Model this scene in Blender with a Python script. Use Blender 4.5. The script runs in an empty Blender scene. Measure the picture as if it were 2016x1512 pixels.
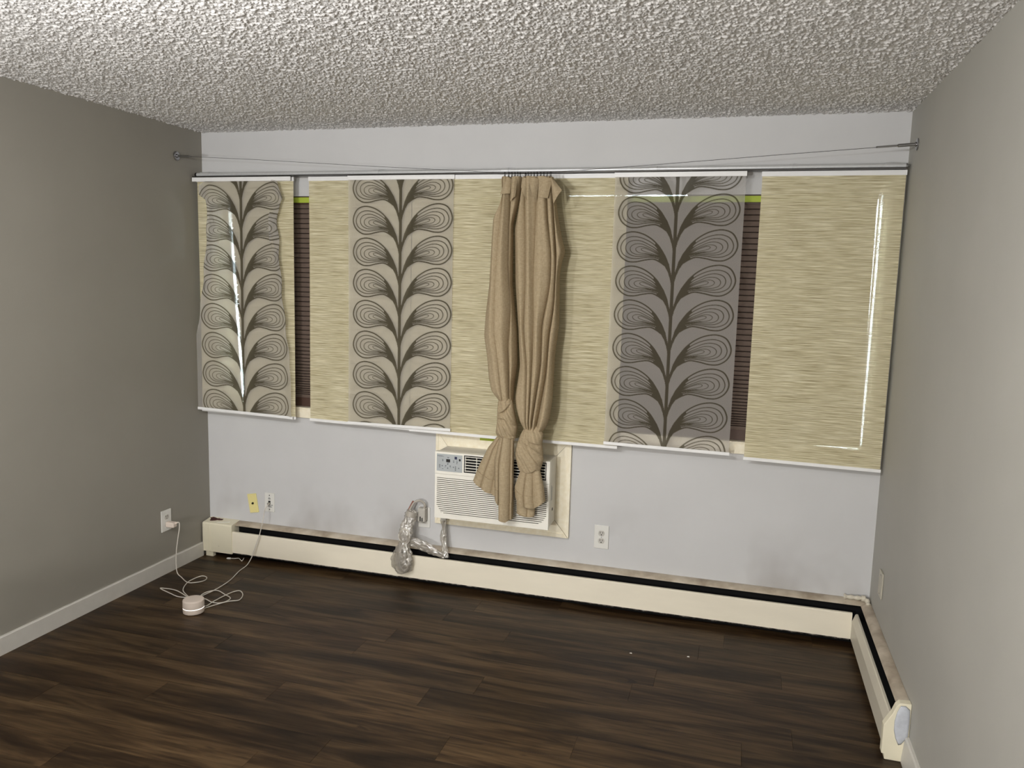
import bpy, math, random
import numpy as np
from mathutils import Vector, Matrix

random.seed(7)
RNG = np.random.default_rng(11)
PI = math.pi
S = bpy.context.scene
COL = S.collection

# ------------------------------------------------------------------ camera, sky, lights, exposure
W, H, DEPTH = 3.645, 2.44, 7.2            # room width, height, depth (metres); back wall at y = 0


def set_camera():
    yaw, pitch, roll = 0.2808, -0.1300, 0.0269
    cy, sy, cp, sp = math.cos(yaw), math.sin(yaw), math.cos(pitch), math.sin(pitch)
    f = Vector((-sy * cp, cy * cp, sp))
    r = Vector((cy, sy, 0))
    u = r.cross(f)
    cr, sr = math.cos(roll), math.sin(roll)
    r, u = cr * r + sr * u, -sr * r + cr * u
    cam = bpy.data.cameras.new('camera')
    cam.sensor_fit = 'HORIZONTAL'
    cam.sensor_width = 36.0
    cam.lens = 1555.2 / 2016 * 36.0
    cam.clip_start = 0.05
    o = bpy.data.objects.new('camera', cam)
    m = Matrix((r, u, -f)).transposed().to_4x4()
    m.translation = Vector((2.9878, -3.9114, 1.6612))
    o.matrix_world = m
    COL.objects.link(o)
    S.camera = o


set_camera()
S.view_settings.view_transform = 'Standard'
S.view_settings.look = 'None'
S.view_settings.gamma = 1.0
S.view_settings.use_curve_mapping = False
S.view_settings.exposure = -0.20
S.cycles.max_bounces = 8
S.cycles.transparent_max_bounces = 16
S.cycles.caustics_reflective = False
S.cycles.caustics_refractive = False

world = bpy.data.worlds.new('daylight')
S.world = world
world.use_nodes = True
bg = world.node_tree.nodes['Background']
bg.inputs['Color'].default_value = (0.80, 0.93, 1.0, 1)
bg.inputs['Strength'].default_value = 100.0


def bulb(name, loc, power, color, radius=0.05):
    l = bpy.data.lights.new(name, 'POINT')
    l.energy = power
    l.color = color
    l.shadow_soft_size = radius
    o = bpy.data.objects.new(name, l)
    o.location = loc
    COL.objects.link(o)


# the bulbs of a ceiling fixture just out of frame above the photographer's head
bulb('ceiling_bulb', (1.97, -3.15, 2.06), 68, (1.0, 0.985, 0.955), 0.045)
bulb('ceiling_bulb', (1.25, -3.05, 2.06), 60, (0.985, 0.99, 1.0), 0.045)
# a lamp standing at table height at the far end of the room behind the camera
bulb('table_lamp', (1.5, -6.0, 1.2), 330, (1.0, 0.985, 0.965), 0.12)


# ------------------------------------------------------------------ materials
def sr(r, g, b):
    f = lambda c: (c / 255 / 12.92) if c / 255 <= 0.04045 else ((c / 255 + 0.055) / 1.055) ** 2.4
    return (f(r), f(g), f(b), 1)


class NT:
    def __init__(self, name):
        self.m = bpy.data.materials.new(name)
        self.m.use_nodes = True
        self.t = self.m.node_tree
        self.t.nodes.clear()
        self.out = self.n('ShaderNodeOutputMaterial')

    def n(self, typ, **kw):
        nd = self.t.nodes.new(typ)
        for k, v in kw.items():
            if k.startswith('_'):
                setattr(nd, k[1:], v)
            else:
                nd.inputs[k.replace('__', ' ')].default_value = v
        return nd

    def l(self, a, b):
        self.t.links.new(a, b)

    def noise(self, vec, scale, detail=3, rough=0.55, dist=0.0):
        nd = self.n('ShaderNodeTexNoise', Scale=scale, Detail=detail, Roughness=rough, Distortion=dist)
        self.l(vec, nd.inputs['Vector'])
        return nd.outputs['Fac']

    def mapping(self, vec, scale=(1, 1, 1), rot=(0, 0, 0)):
        nd = self.n('ShaderNodeMapping')
        nd.inputs['Scale'].default_value = scale
        nd.inputs['Rotation'].default_value = rot
        self.l(vec, nd.inputs['Vector'])
        return nd.outputs['Vector']

    def ramp(self, fac, stops):
        nd = self.n('ShaderNodeValToRGB')
        e = nd.color_ramp.elements
        while len(e) < len(stops):
            e.new(0.5)
        for k, (p, c) in enumerate(stops):
            e[k].position = p
            e[k].color = c if len(c) == 4 else (*c, 1)
        self.l(fac, nd.inputs['Fac'])
        return nd.outputs['Color']

    def mix(self, fac, a, b, blend='MIX'):
        nd = self.n('ShaderNodeMix', _data_type='RGBA', _blend_type=blend)
        for s, v in ((nd.inputs[0], fac), (nd.inputs[6], a), (nd.inputs[7], b)):
            if hasattr(v, 'is_output'):
                self.l(v, s)
            else:
                s.default_value = v
        return nd.outputs[2]

    def math(self, op, a, b=0.0):
        nd = self.n('ShaderNodeMath', _operation=op)
        for s, v in ((nd.inputs[0], a), (nd.inputs[1], b)):
            if hasattr(v, 'is_output'):
                self.l(v, s)
            else:
                s.default_value = v
        return nd.outputs[0]

    def bump(self, h, strength=0.3, dist=0.002):
        nd = self.n('ShaderNodeBump', Strength=strength, Distance=dist)
        self.l(h, nd.inputs['Height'])
        return nd.outputs['Normal']

    def bsdf(self, col, rough=0.5, metal=0.0, normal=None, spec=0.5):
        nd = self.n('ShaderNodeBsdfPrincipled', Metallic=metal)
        for s, v in ((nd.inputs['Base Color'], col), (nd.inputs['Roughness'], rough)):
            if hasattr(v, 'is_output'):
                self.l(v, s)
            else:
                s.default_value = v
        nd.inputs['Specular IOR Level'].default_value = spec
        if normal:
            self.l(normal, nd.inputs['Normal'])
        return nd

    def done(self, shader):
        self.l(shader, self.out.inputs['Surface'])
        return self.m


def obco(t):
    return t.n('ShaderNodeTexCoord').outputs['Object']


def m_plain(name, col, rough=0.5, metal=0.0, var=0.06, scale=18, bump=0.0, bscale=120, spec=0.5):
    t = NT(name)
    co = obco(t)
    f = t.noise(co, scale)
    d = tuple(max(0, c * (1 - var)) for c in col[:3]) + (1,)
    b = tuple(min(1, c * (1 + var)) for c in col[:3]) + (1,)
    c = t.ramp(f, [(0.3, d), (0.7, b)])
    nrm = t.bump(t.noise(co, bscale), bump, 0.001) if bump else None
    return t.done(t.bsdf(c, rough, metal, nrm, spec).outputs[0])


def m_wall(name, col, soot=False):
    t = NT(name)
    co = obco(t)
    f = t.noise(co, 2.2, 4)
    d = tuple(c * 0.965 for c in col[:3]) + (1,)
    b = tuple(min(1, c * 1.03) for c in col[:3]) + (1,)
    c = t.ramp(f, [(0.3, d), (0.7, b)])
    if soot:                                # heater soot smeared up the wall in soft uneven stains
        sep = t.n('ShaderNodeSeparateXYZ')
        t.l(co, sep.inputs[0])
        low = t.n('ShaderNodeMapRange')
        t.l(sep.outputs['Z'], low.inputs['Value'])
        low.inputs['From Min'].default_value = 0.55
        low.inputs['From Max'].default_value = 0.2
        patch = t.ramp(t.noise(t.mapping(co, (2.6, 1, 2.0)), 1.0, 3), [(0.5, (0, 0, 0)), (0.72, (1, 1, 1))])
        k = t.math('MULTIPLY', t.math('MULTIPLY', patch, low.outputs[0]), 0.45)
        c = t.mix(k, c, sr(128, 118, 108))
    nrm = t.bump(t.noise(t.mapping(co, (1, 1, 1)), 190, 2), 0.12, 0.0012)
    return t.done(t.bsdf(c, 0.62, 0, nrm, 0.35).outputs[0])


def m_emit(name, col, strength):
    t = NT(name)
    e = t.n('ShaderNodeEmission', Strength=strength)
    e.inputs['Color'].default_value = col
    return t.done(e.outputs[0])


def m_popcorn():
    t = NT('popcorn_plaster')
    co = obco(t)
    c = t.ramp(t.noise(co, 1.6, 3), [(0.3, (0.71, 0.698, 0.685, 1)), (0.7, (0.77, 0.757, 0.744, 1))])
    nrm = t.bump(t.noise(co, 330, 2), 0.35, 0.002)
    return t.done(t.bsdf(c, 0.6, 0, nrm, 0.4).outputs[0])


def m_plank():
    t = NT('dark_vinyl_plank')
    co = obco(t)
    oi = t.n('ShaderNodeObjectInfo').outputs['Random']
    comb = t.n('ShaderNodeCombineXYZ')
    t.l(t.math('MULTIPLY', oi, 37.0), comb.inputs[0])
    t.l(t.math('MULTIPLY', oi, 91.0), comb.inputs[1])
    add = t.n('ShaderNodeVectorMath', _operation='ADD')
    t.l(co, add.inputs[0])
    t.l(comb.outputs[0], add.inputs[1])
    v = add.outputs[0]
    broad = t.noise(t.mapping(v, (1.3, 11, 1)), 1.0, 4, 0.6, 0.9)
    grain = t.noise(t.mapping(v, (4, 70, 1)), 1.0, 4, 0.6, 0.3)
    c = t.ramp(broad, [(0.28, sr(28, 18, 9)), (0.44, sr(54, 39, 24)), (0.58, sr(80, 62, 41)), (0.78, sr(98, 79, 55))])
    g = t.ramp(grain, [(0.36, (0.34, 0.31, 0.28)), (0.58, (1, 1, 1))])
    c = t.mix(0.75, c, g, 'MULTIPLY')
    knot = t.ramp(t.noise(t.mapping(v, (3.2, 12, 1)), 1.0, 2, 0.4, 1.5), [(0.24, (0.3, 0.26, 0.22)), (0.31, (1, 1, 1))])
    c = t.mix(0.8, c, knot, 'MULTIPLY')
    tone = t.math('ADD', t.math('MULTIPLY', oi, 0.34), 0.80)
    tc = t.n('ShaderNodeCombineColor')
    for k in range(3):
        t.l(tone, tc.inputs[k])
    c = t.mix(1.0, c, tc.outputs[0], 'MULTIPLY')
    nrm = t.bump(grain, 0.12, 0.001)
    return t.done(t.bsdf(c, 0.44, 0, nrm, 0.22).outputs[0])


def m_grass():
    """woven grass cloth: uneven flat yarns running across, thin see-through slits between them"""
    t = NT('woven_grasscloth')
    co = obco(t)
    oi = t.n('ShaderNodeObjectInfo').outputs['Random']
    comb = t.n('ShaderNodeCombineXYZ')
    t.l(t.math('MULTIPLY', oi, 50.0), comb.inputs[0])
    add = t.n('ShaderNodeVectorMath', _operation='ADD')
    t.l(co, add.inputs[0])
    t.l(comb.outputs[0], add.inputs[1])
    v = add.outputs[0]
    a = t.noise(t.mapping(v, (4.5, 1, 230)), 1.0, 3, 0.7, 0.15)
    b = t.noise(t.mapping(v, (9, 1, 430)), 1.0, 2, 0.6, 0.12)
    s = t.math('ADD', t.math('MULTIPLY', a, 0.55), t.math('MULTIPLY', b, 0.45))
    c = t.ramp(s, [(0.35, sr(152, 139, 107)), (0.43, sr(192, 181, 145)), (0.51, sr(216, 207, 172)), (0.60, sr(238, 231, 203))])
    c = t.mix(t.math('MULTIPLY', t.noise(t.mapping(v, (2, 1, 9)), 1.0, 3), 0.25), c, sr(186, 176, 150))
    nrm = t.bump(s, 0.6, 0.003)
    d = t.n('ShaderNodeBsdfDiffuse')
    t.l(c, d.inputs['Color'])
    t.l(nrm, d.inputs['Normal'])
    tl = t.n('ShaderNodeBsdfTranslucent')
    t.l(c, tl.inputs['Color'])
    mx = t.n('ShaderNodeMixShader', Fac=0.06)
    t.l(d.outputs[0], mx.inputs[1])
    t.l(tl.outputs[0], mx.inputs[2])
    tr = t.n('ShaderNodeBsdfTransparent')
    hole = t.ramp(b, [(0.36, (0.20, 0.20, 0.20)), (0.60, (0.035, 0.035, 0.035))])
    mh = t.n('ShaderNodeMixShader')
    t.l(hole, mh.inputs[0])
    t.l(mx.outputs[0], mh.inputs[1])
    t.l(tr.outputs[0], mh.inputs[2])
    return t.done(mh.outputs[0])


def m_voile():
    """sheer voile with an opaque brown print (mesh attribute 'ink')"""
    t = NT('printed_voile')
    co = obco(t)
    ink = t.n('ShaderNodeAttribute', _attribute_name='ink').outputs['Fac']
    weave = t.noise(t.mapping(co, (260, 1, 700)), 1.0, 2)
    ground = t.ramp(weave, [(0.3, sr(203, 199, 194)), (0.7, sr(222, 218, 213))])
    c = t.mix(ink, ground, sr(86, 81, 68))
    d = t.n('ShaderNodeBsdfDiffuse')
    t.l(c, d.inputs['Color'])
    tl = t.n('ShaderNodeBsdfTranslucent')
    t.l(c, tl.inputs['Color'])
    mx = t.n('ShaderNodeMixShader', Fac=0.2)
    t.l(d.outputs[0], mx.inputs[1])
    t.l(tl.outputs[0], mx.inputs[2])
    tr = t.n('ShaderNodeBsdfTransparent')
    clear = t.math('SUBTRACT', 0.60, t.math('MULTIPLY', ink, 0.46))
    mh = t.n('ShaderNodeMixShader')
    t.l(clear, mh.inputs[0])
    t.l(mx.outputs[0], mh.inputs[1])
    t.l(tr.outputs[0], mh.inputs[2])
    return t.done(mh.outputs[0])


def m_linen():
    t = NT('brown_linen')
    co = obco(t)
    w = t.noise(t.mapping(co, (420, 420, 60)), 1.0, 2)
    h = t.noise(t.mapping(co, (60, 60, 520)), 1.0, 2)
    s = t.math('ADD', t.math('MULTIPLY', w, 0.5), t.math('MULTIPLY', h, 0.5))
    c = t.ramp(s, [(0.35, sr(168, 150, 121)), (0.65, sr(193, 176, 147))])
    nrm = t.bump(s, 0.2, 0.0006)
    d = t.n('ShaderNodeBsdfDiffuse')
    t.l(c, d.inputs['Color'])
    t.l(nrm, d.inputs['Normal'])
    tl = t.n('ShaderNodeBsdfTranslucent')
    t.l(c, tl.inputs['Color'])
    mx = t.n('ShaderNodeMixShader', Fac=0.12)
    t.l(d.outputs[0], mx.inputs[1])
    t.l(tl.outputs[0], mx.inputs[2])
    return t.done(mx.outputs[0])


def m_plastic_film():
    t = NT('clear_wrinkled_film')
    co = obco(t)
    nrm = t.bump(t.noise(t.mapping(co, (1, 1, 0.6)), 42, 3, 0.55, 0.8), 0.6, 0.010)
    g = t.n('ShaderNodeBsdfGlossy', Roughness=0.12)
    g.inputs['Color'].default_value = (0.9, 0.9, 0.9, 1)
    t.l(nrm, g.inputs['Normal'])
    d = t.n('ShaderNodeBsdfDiffuse')
    d.inputs['Color'].default_value = sr(205, 199, 188)
    t.l(nrm, d.inputs['Normal'])
    tr = t.n('ShaderNodeBsdfTransparent')
    tr.inputs['Color'].default_value = (0.93, 0.92, 0.90, 1)
    m1 = t.n('ShaderNodeMixShader', Fac=0.30)
    t.l(tr.outputs[0], m1.inputs[1])
    t.l(d.outputs[0], m1.inputs[2])
    m2 = t.n('ShaderNodeMixShader', Fac=0.16)
    t.l(m1.outputs[0], m2.inputs[1])
    t.l(g.outputs[0], m2.inputs[2])
    return t.done(m2.outputs[0])


def m_glass():
    t = NT('window_glass')
    fr = t.n('ShaderNodeFresnel', IOR=1.45)
    tr = t.n('ShaderNodeBsdfTransparent')
    tr.inputs['Color'].default_value = (0.96, 0.99, 0.98, 1)
    g = t.n('ShaderNodeBsdfGlossy', Roughness=0.02)
    m = t.n('ShaderNodeMixShader')
    t.l(fr.outputs[0], m.inputs[0])
    t.l(tr.outputs[0], m.inputs[1])
    t.l(g.outputs[0], m.inputs[2])
    return t.done(m.outputs[0])


def m_cream(name, col, dirt=0.3):
    t = NT(name)
    co = obco(t)
    c = t.ramp(t.noise(t.mapping(co, (1.4, 3, 6)), 1.6, 4), [(0.3, tuple(x * 0.93 for x in col[:3]) + (1,)), (0.7, col)])
    spots = t.ramp(t.noise(co, 26, 4, 0.7), [(0.24, (1, 1, 1)), (0.33, (0, 0, 0))])
    c = t.mix(t.math('MULTIPLY', spots, dirt), c, sr(120, 104, 84))
    nrm = t.bump(t.noise(t.mapping(co, (1, 1, 1)), 60, 3), 0.1, 0.001)
    return t.done(t.bsdf(c, 0.42, 0, nrm, 0.45).outputs[0])


def m_wood_cream():
    t = NT('painted_wood_trim')
    co = obco(t)
    g = t.noise(t.mapping(co, (40, 10, 40)), 1.0, 3)
    c = t.ramp(g, [(0.3, sr(244, 234, 208)), (0.7, sr(253, 246, 226))])
    return t.done(t.bsdf(c, 0.4, 0, t.bump(g, 0.1, 0.001)).outputs[0])


def m_dirty_metal():
    t = NT('dusty_heater_cover')
    co = obco(t)
    c = t.ramp(t.noise(t.mapping(co, (5, 5, 8)), 1.5, 5), [(0.32, sr(150, 136, 118)), (0.55, sr(190, 178, 160)), (0.75, sr(210, 202, 188))])
    return t.done(t.bsdf(c, 0.45).outputs[0])


def m_dusty():
    t = NT('dusty_dark_gap')
    co = obco(t)
    f = t.ramp(t.noise(t.mapping(co, (30, 30, 90)), 1.0, 4, 0.7), [(0.46, sr(26, 23, 20)), (0.56, sr(104, 96, 88)), (0.66, sr(190, 184, 176))])
    return t.done(t.bsdf(f, 0.8).outputs[0])


M = dict(
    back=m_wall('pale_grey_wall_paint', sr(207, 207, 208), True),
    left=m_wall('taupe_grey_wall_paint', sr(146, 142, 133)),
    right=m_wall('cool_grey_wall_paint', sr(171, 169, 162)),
    plaster=m_popcorn(),
    plank=m_plank(),
    slab=m_plain('concrete_underlay', sr(40, 34, 30), 0.9),
    base=m_plain('satin_white_trim', sr(206, 203, 196), 0.4, var=0.03),
    grass=m_grass(),
    voile=m_voile(),
    linen=m_linen(),
    white_rail=m_plain('white_rail_plastic', sr(243, 243, 243), 0.35, var=0.02),
    alu=m_plain('brushed_aluminium', sr(214, 215, 216), 0.38, 0.35, var=0.04, scale=60),
    steel=m_plain('polished_steel', sr(170, 170, 172), 0.18, 1.0, var=0.03),
    dark_metal=m_plain('dark_steel', sr(58, 55, 52), 0.35, 0.8),
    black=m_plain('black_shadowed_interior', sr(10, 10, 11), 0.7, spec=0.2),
    fin=m_plain('dusty_black_fins', sr(22, 23, 25), 0.5, 0.3),
    blind=m_plain('brown_pleated_paper', sr(101, 85, 75), 0.75, var=0.08, scale=40),
    blind_rail=m_plain('brown_blind_rail', sr(74, 52, 42), 0.5),
    tape=m_plain('green_painter_tape', sr(172, 190, 62), 0.6, var=0.08, bump=0.3, bscale=60),
    cream=m_cream('cream_enamel', sr(247, 239, 220), 0.25),
    grey_cream=m_cream('grey_cream_enamel', sr(214, 207, 190), 0.3),
    cap=m_cream('chipped_cream_enamel', sr(233, 226, 202), 0.5),
    cover=m_dirty_metal(),
    dust=m_dusty(),
    rust=m_plain('dark_red_rust', sr(66, 22, 16), 0.75, var=0.4, scale=60, bump=0.6),
    woodtrim=m_wood_cream(),
    ac=m_plain('off_white_plastic', sr(247, 244, 234), 0.42, var=0.02),
    ac_side=m_plain('light_grey_casing', sr(222, 218, 208), 0.45, var=0.03),
    grille_dark=m_plain('brown_grey_recess', sr(84, 74, 60), 0.7),
    panel=m_plain('blue_grey_panel', sr(180, 185, 187), 0.4, var=0.03),
    ink=m_plain('dark_printed_ink', sr(44, 46, 52), 0.5),
    navy=m_plain('navy_sticker', sr(38, 42, 78), 0.5),
    grey_ink=m_plain('grey_printed_ink', sr(116, 122, 128), 0.5),
    plate=m_plain('white_cover_plate', sr(228, 227, 222), 0.35, var=0.02),
    ivory=m_plain('ivory_cover_plate', sr(238, 226, 158), 0.35, var=0.03),
    receptacle=m_plain('grey_white_receptacle', sr(196, 193, 186), 0.4, var=0.03),
    slot=m_plain('dark_slot', sr(24, 22, 20), 0.6),
    beigeplate=m_plain('shaded_beige_plate', sr(186, 181, 166), 0.45, var=0.05),  # beige greyed down, the plate's shade put into its colour
    cable=m_plain('white_cable', sr(214, 208, 198), 0.45, var=0.03),
    greycable=m_plain('grey_power_cable', sr(178, 172, 162), 0.5, var=0.05),
    redwire=m_plain('red_brown_sleeve', sr(138, 84, 68), 0.5),
    plug=m_plain('grey_plug_plastic', sr(190, 186, 178), 0.45),
    film=m_plastic_film(),
    puck=m_plain('matte_white_plastic', sr(222, 208, 196), 0.5, var=0.02),
    glow=m_emit('white_status_light', (1.0, 0.97, 0.92, 1), 1.6),
    glass=m_glass(),
    vinyl=m_plain('white_vinyl_frame', sr(214, 214, 210), 0.4),
    putty=m_plain('grey_putty', sr(190, 194, 202), 0.55, var=0.08, scale=50, bump=0.4, bscale=80),
    chip=m_plain('white_paint_chip', sr(220, 218, 210), 0.6),
    cord=m_plain('thin_lift_cord', sr(60, 46, 40), 0.7),
)


# ------------------------------------------------------------------ mesh helpers (everything is given in room metres)
ORG = {}


class MB:
    def __init__(self):
        self.v, self.f = [], []

    def add(self, vs, fs):
        b = len(self.v)
        self.v += [tuple(p) for p in vs]
        self.f += [tuple(i + b for i in q) for q in fs]
        return self

    def box(self, x0, x1, y0, y1, z0, z1):
        vs = [(x, y, z) for z in (z0, z1) for y in (y0, y1) for x in (x0, x1)]
        return self.add(vs, [(0, 2, 3, 1), (4, 5, 7, 6), (0, 1, 5, 4), (2, 6, 7, 3), (0, 4, 6, 2), (1, 3, 7, 5)])

    def prism(self, prof, axis, a, b):
        """polygon profile extruded along an axis; prof gives the two other coordinates in order"""
        n = len(prof)
        mk = {0: lambda p, t: (t, p[0], p[1]), 1: lambda p, t: (p[0], t, p[1]), 2: lambda p, t: (p[0], p[1], t)}[axis]
        vs = [mk(p, a) for p in prof] + [mk(p, b) for p in prof]
        fs = [(i, (i + 1) % n, n + (i + 1) % n, n + i) for i in range(n)]
        return self.add(vs, fs + [tuple(range(n))[::-1], tuple(range(n, 2 * n))])

    def tube(self, pts, r, n=10, caps=True):
        pts = [Vector(p) for p in pts]
        rs = r if isinstance(r, (list, tuple)) else [r] * len(pts)
        up = Vector((0.13, 0.31, 0.94)).normalized()
        vs, fs = [], []
        prev = None
        for i, p in enumerate(pts):
            d = (pts[min(i + 1, len(pts) - 1)] - pts[max(i - 1, 0)]).normalized()
            if prev is None:
                a = d.cross(up)
                if a.length < 1e-3:
                    a = d.cross(Vector((1, 0, 0)))
                a.normalize()
            else:
                a = (prev - d * prev.dot(d)).normalized()
            prev = a
            b = d.cross(a)
            for k in range(n):
                t = 2 * PI * k / n
                vs.append(p + (a * math.cos(t) + b * math.sin(t)) * rs[i])
        for i in range(len(pts) - 1):
            for k in range(n):
                fs.append((i * n + k, i * n + (k + 1) % n, (i + 1) * n + (k + 1) % n, (i + 1) * n + k))
        if caps:
            fs.append(tuple(range(n))[::-1])
            fs.append(tuple(range((len(pts) - 1) * n, len(pts) * n)))
        return self.add(vs, fs)

    def lathe(self, prof, c, axis=2, n=32):
        """(radius, height) profile turned about an axis through c"""
        vs, fs = [], []
        for r, h in prof:
            for k in range(n):
                t = 2 * PI * k / n
                u, w = r * math.cos(t), r * math.sin(t)
                vs.append({0: (c[0] + h, c[1] + u, c[2] + w), 1: (c[0] + u, c[1] + h, c[2] + w), 2: (c[0] + u, c[1] + w, c[2] + h)}[axis])
        for i in range(len(prof) - 1):
            for k in range(n):
                fs.append((i * n + k, i * n + (k + 1) % n, (i + 1) * n + (k + 1) % n, (i + 1) * n + k))
        fs.append(tuple(range(n))[::-1])
        fs.append(tuple(range((len(prof) - 1) * n, len(prof) * n)))
        return self.add(vs, fs)

    def torus(self, c, R, r, axis=1, n=20, k=8):
        c = Vector(c)
        vs, fs = [], []
        for i in range(n):
            t = 2 * PI * i / n
            for j in range(k):
                q = 2 * PI * j / k
                a, b, h = (R + r * math.cos(q)) * math.cos(t), (R + r * math.cos(q)) * math.sin(t), r * math.sin(q)
                vs.append(c + Vector({0: (h, a, b), 1: (a, h, b), 2: (a, b, h)}[axis]))
        for i in range(n):
            for j in range(k):
                fs.append((i * k + j, i * k + (j + 1) % k, ((i + 1) % n) * k + (j + 1) % k, ((i + 1) % n) * k + j))
        return self.add(vs, fs)

    def grid(self, P, closed=False):
        """P: array rows x cols x 3"""
        R_, C_ = P.shape[:2]
        vs = P.reshape(-1, 3).tolist()
        fs = []
        for i in range(R_ - 1):
            for j in range(C_ if closed else C_ - 1):
                j2 = (j + 1) % C_
                fs.append((i * C_ + j, i * C_ + j2, (i + 1) * C_ + j2, (i + 1) * C_ + j))
        return self.add(vs, fs)


def link(o, parent=None, origin=(0, 0, 0)):
    COL.objects.link(o)
    if parent is not None:
        o.parent = parent
        ORG[o.name] = ORG[parent.name]
    else:
        o.location = origin
        ORG[o.name] = Vector(origin)
    return o


def part(name, mb, mat, parent=None, origin=None, smooth=False, bevel=0.0, segs=2):
    if origin is None:
        origin = ORG[parent.name] if parent is not None else Vector((0, 0, 0))
    origin = Vector(origin)
    me = bpy.data.meshes.new(name)
    me.from_pydata([(x - origin.x, y - origin.y, z - origin.z) for x, y, z in mb.v], [], mb.f)
    me.materials.append(M[mat])
    if smooth:
        me.shade_smooth()
        if smooth == 'auto':
            me.set_sharp_from_angle(angle=math.radians(40))
    o = bpy.data.objects.new(name, me)
    link(o, parent, origin)
    if bevel:
        b = o.modifiers.new('bevel', 'BEVEL')
        b.width = bevel
        b.segments = segs
        b.limit_method = 'ANGLE'
    return o


def grid_part(name, P, mat, parent, ink=None, smooth=True):
    """fast path for big regular grids"""
    R_, C_ = P.shape[:2]
    org = np.array(ORG[parent.name])
    me = bpy.data.meshes.new(name)
    nv, nf = R_ * C_, (R_ - 1) * (C_ - 1)
    me.vertices.add(nv)
    me.vertices.foreach_set('co', (P.reshape(-1, 3) - org).astype(np.float32).ravel())
    idx = np.arange(nv).reshape(R_, C_)
    q = np.stack([idx[:-1, :-1], idx[1:, :-1], idx[1:, 1:], idx[:-1, 1:]], -1).reshape(-1, 4)
    me.loops.add(nf * 4)
    me.loops.foreach_set('vertex_index', q.astype(np.int32).ravel())
    me.polygons.add(nf)
    me.polygons.foreach_set('loop_start', np.arange(0, nf * 4, 4, dtype=np.int32))
    me.update(calc_edges=True)
    if ink is not None:
        at = me.attributes.new('ink', 'FLOAT', 'POINT')
        at.data.foreach_set('value', ink.astype(np.float32).ravel())
    if smooth:
        me.shade_smooth()
    me.materials.append(M[mat])
    o = bpy.data.objects.new(name, me)
    return link(o, parent)


def thing(name, origin, label, cat, group=None):
    o = bpy.data.objects.new(name, None)
    o.empty_display_size = 0.05
    link(o, None, origin)
    return tag(o, label, cat, group)


def tag(o, label=None, cat=None, group=None, kind=None):
    for k, v in (('label', label), ('category', cat), ('group', group), ('kind', kind)):
        if v:
            o[k] = v
    return o


def smooth_path(pts, n=8):
    """Catmull-Rom through the points"""
    P = [Vector(p) for p in pts]
    out = []
    for i in range(len(P) - 1):
        a, b, c, d = P[max(i - 1, 0)], P[i], P[i + 1], P[min(i + 2, len(P) - 1)]
        for k in range(n):
            t = k / n
            out.append(0.5 * ((2 * b) + (c - a) * t + (2 * a - 5 * b + 4 * c - d) * t * t + (3 * b - a - 3 * c + d) * t ** 3))
    out.append(P[-1])
    return out


def sstep(a, b, x):
    t = np.clip((np.asarray(x, float) - a) / (b - a), 0, 1)
    return t * t * (3 - 2 * t)


# ------------------------------------------------------------------ the room shell
WX0, WX1, WZ0, WZ1 = 0.095, 3.557, 0.922, 2.088          # window opening
m = MB()
m.box(-0.15, WX0, 0, 0.16, -0.05, H + 0.1).box(WX1, W + 0.15, 0, 0.16, -0.05, H + 0.1)
m.box(WX0, WX1, 0, 0.16, -0.05, WZ0).box(WX0, WX1, 0, 0.16, WZ1, H + 0.1)
tag(part('wall_back', m, 'back'), 'pale grey end wall with the wide window', kind='structure')
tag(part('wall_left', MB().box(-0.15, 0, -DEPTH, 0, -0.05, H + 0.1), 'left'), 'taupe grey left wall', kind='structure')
tag(part('wall_right', MB().box(W, W + 0.15, -DEPTH, 0, -0.05, H + 0.1), 'right'), 'cool grey right wall', kind='structure')
tag(part('wall_front', MB().box(-0.15, W + 0.15, -DEPTH - 0.15, -DEPTH, -0.05, H + 0.1), 'right'), 'grey wall behind the camera', kind='structure')

# ceiling: slab plus the sprayed popcorn texture as real relief
ceiling = tag(part('ceiling', MB().box(-0.15, W + 0.15, -DEPTH, 0.0, H + 0.012, H + 0.1), 'plaster'), 'grey white popcorn textured ceiling', kind='structure')


def popcorn():
    st, y1 = 0.0028, -2.10
    xs = np.linspace(0.0, W, int(W / st))
    ys = np.linspace(0.0, y1, int(-y1 / st))
    n = RNG.standard_normal((len(ys), len(xs)))
    F = np.fft.rfft2(n)
    ky = np.fft.fftfreq(len(ys), st)[:, None]
    kx = np.fft.rfftfreq(len(xs), st)[None, :]
    k2 = kx ** 2 + ky ** 2

    def band(s):
        g = np.fft.irfft2(F * np.exp(-2 * (PI * s) ** 2 * k2), s=n.shape)
        return g / g.std()
    a, b = band(0.0015), band(0.0042)
    h = np.clip(a + 0.35 * b + 0.15, 0, 2.6)
    h = 0.0026 * h ** 0.9 + 0.0006 * np.clip(b, 0, 2)
    X, Y = np.meshgrid(xs, ys)
    Z = H + 0.003 - h
    tag(grid_part('popcorn_texture', np.stack([X, Y, Z], -1), 'plaster', ceiling), kind='stuff')
    part('far_texture', MB().box(0, W, -DEPTH, y1 + 0.002, H - 0.001, H + 0.012), 'plaster', ceiling)


popcorn()

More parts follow.
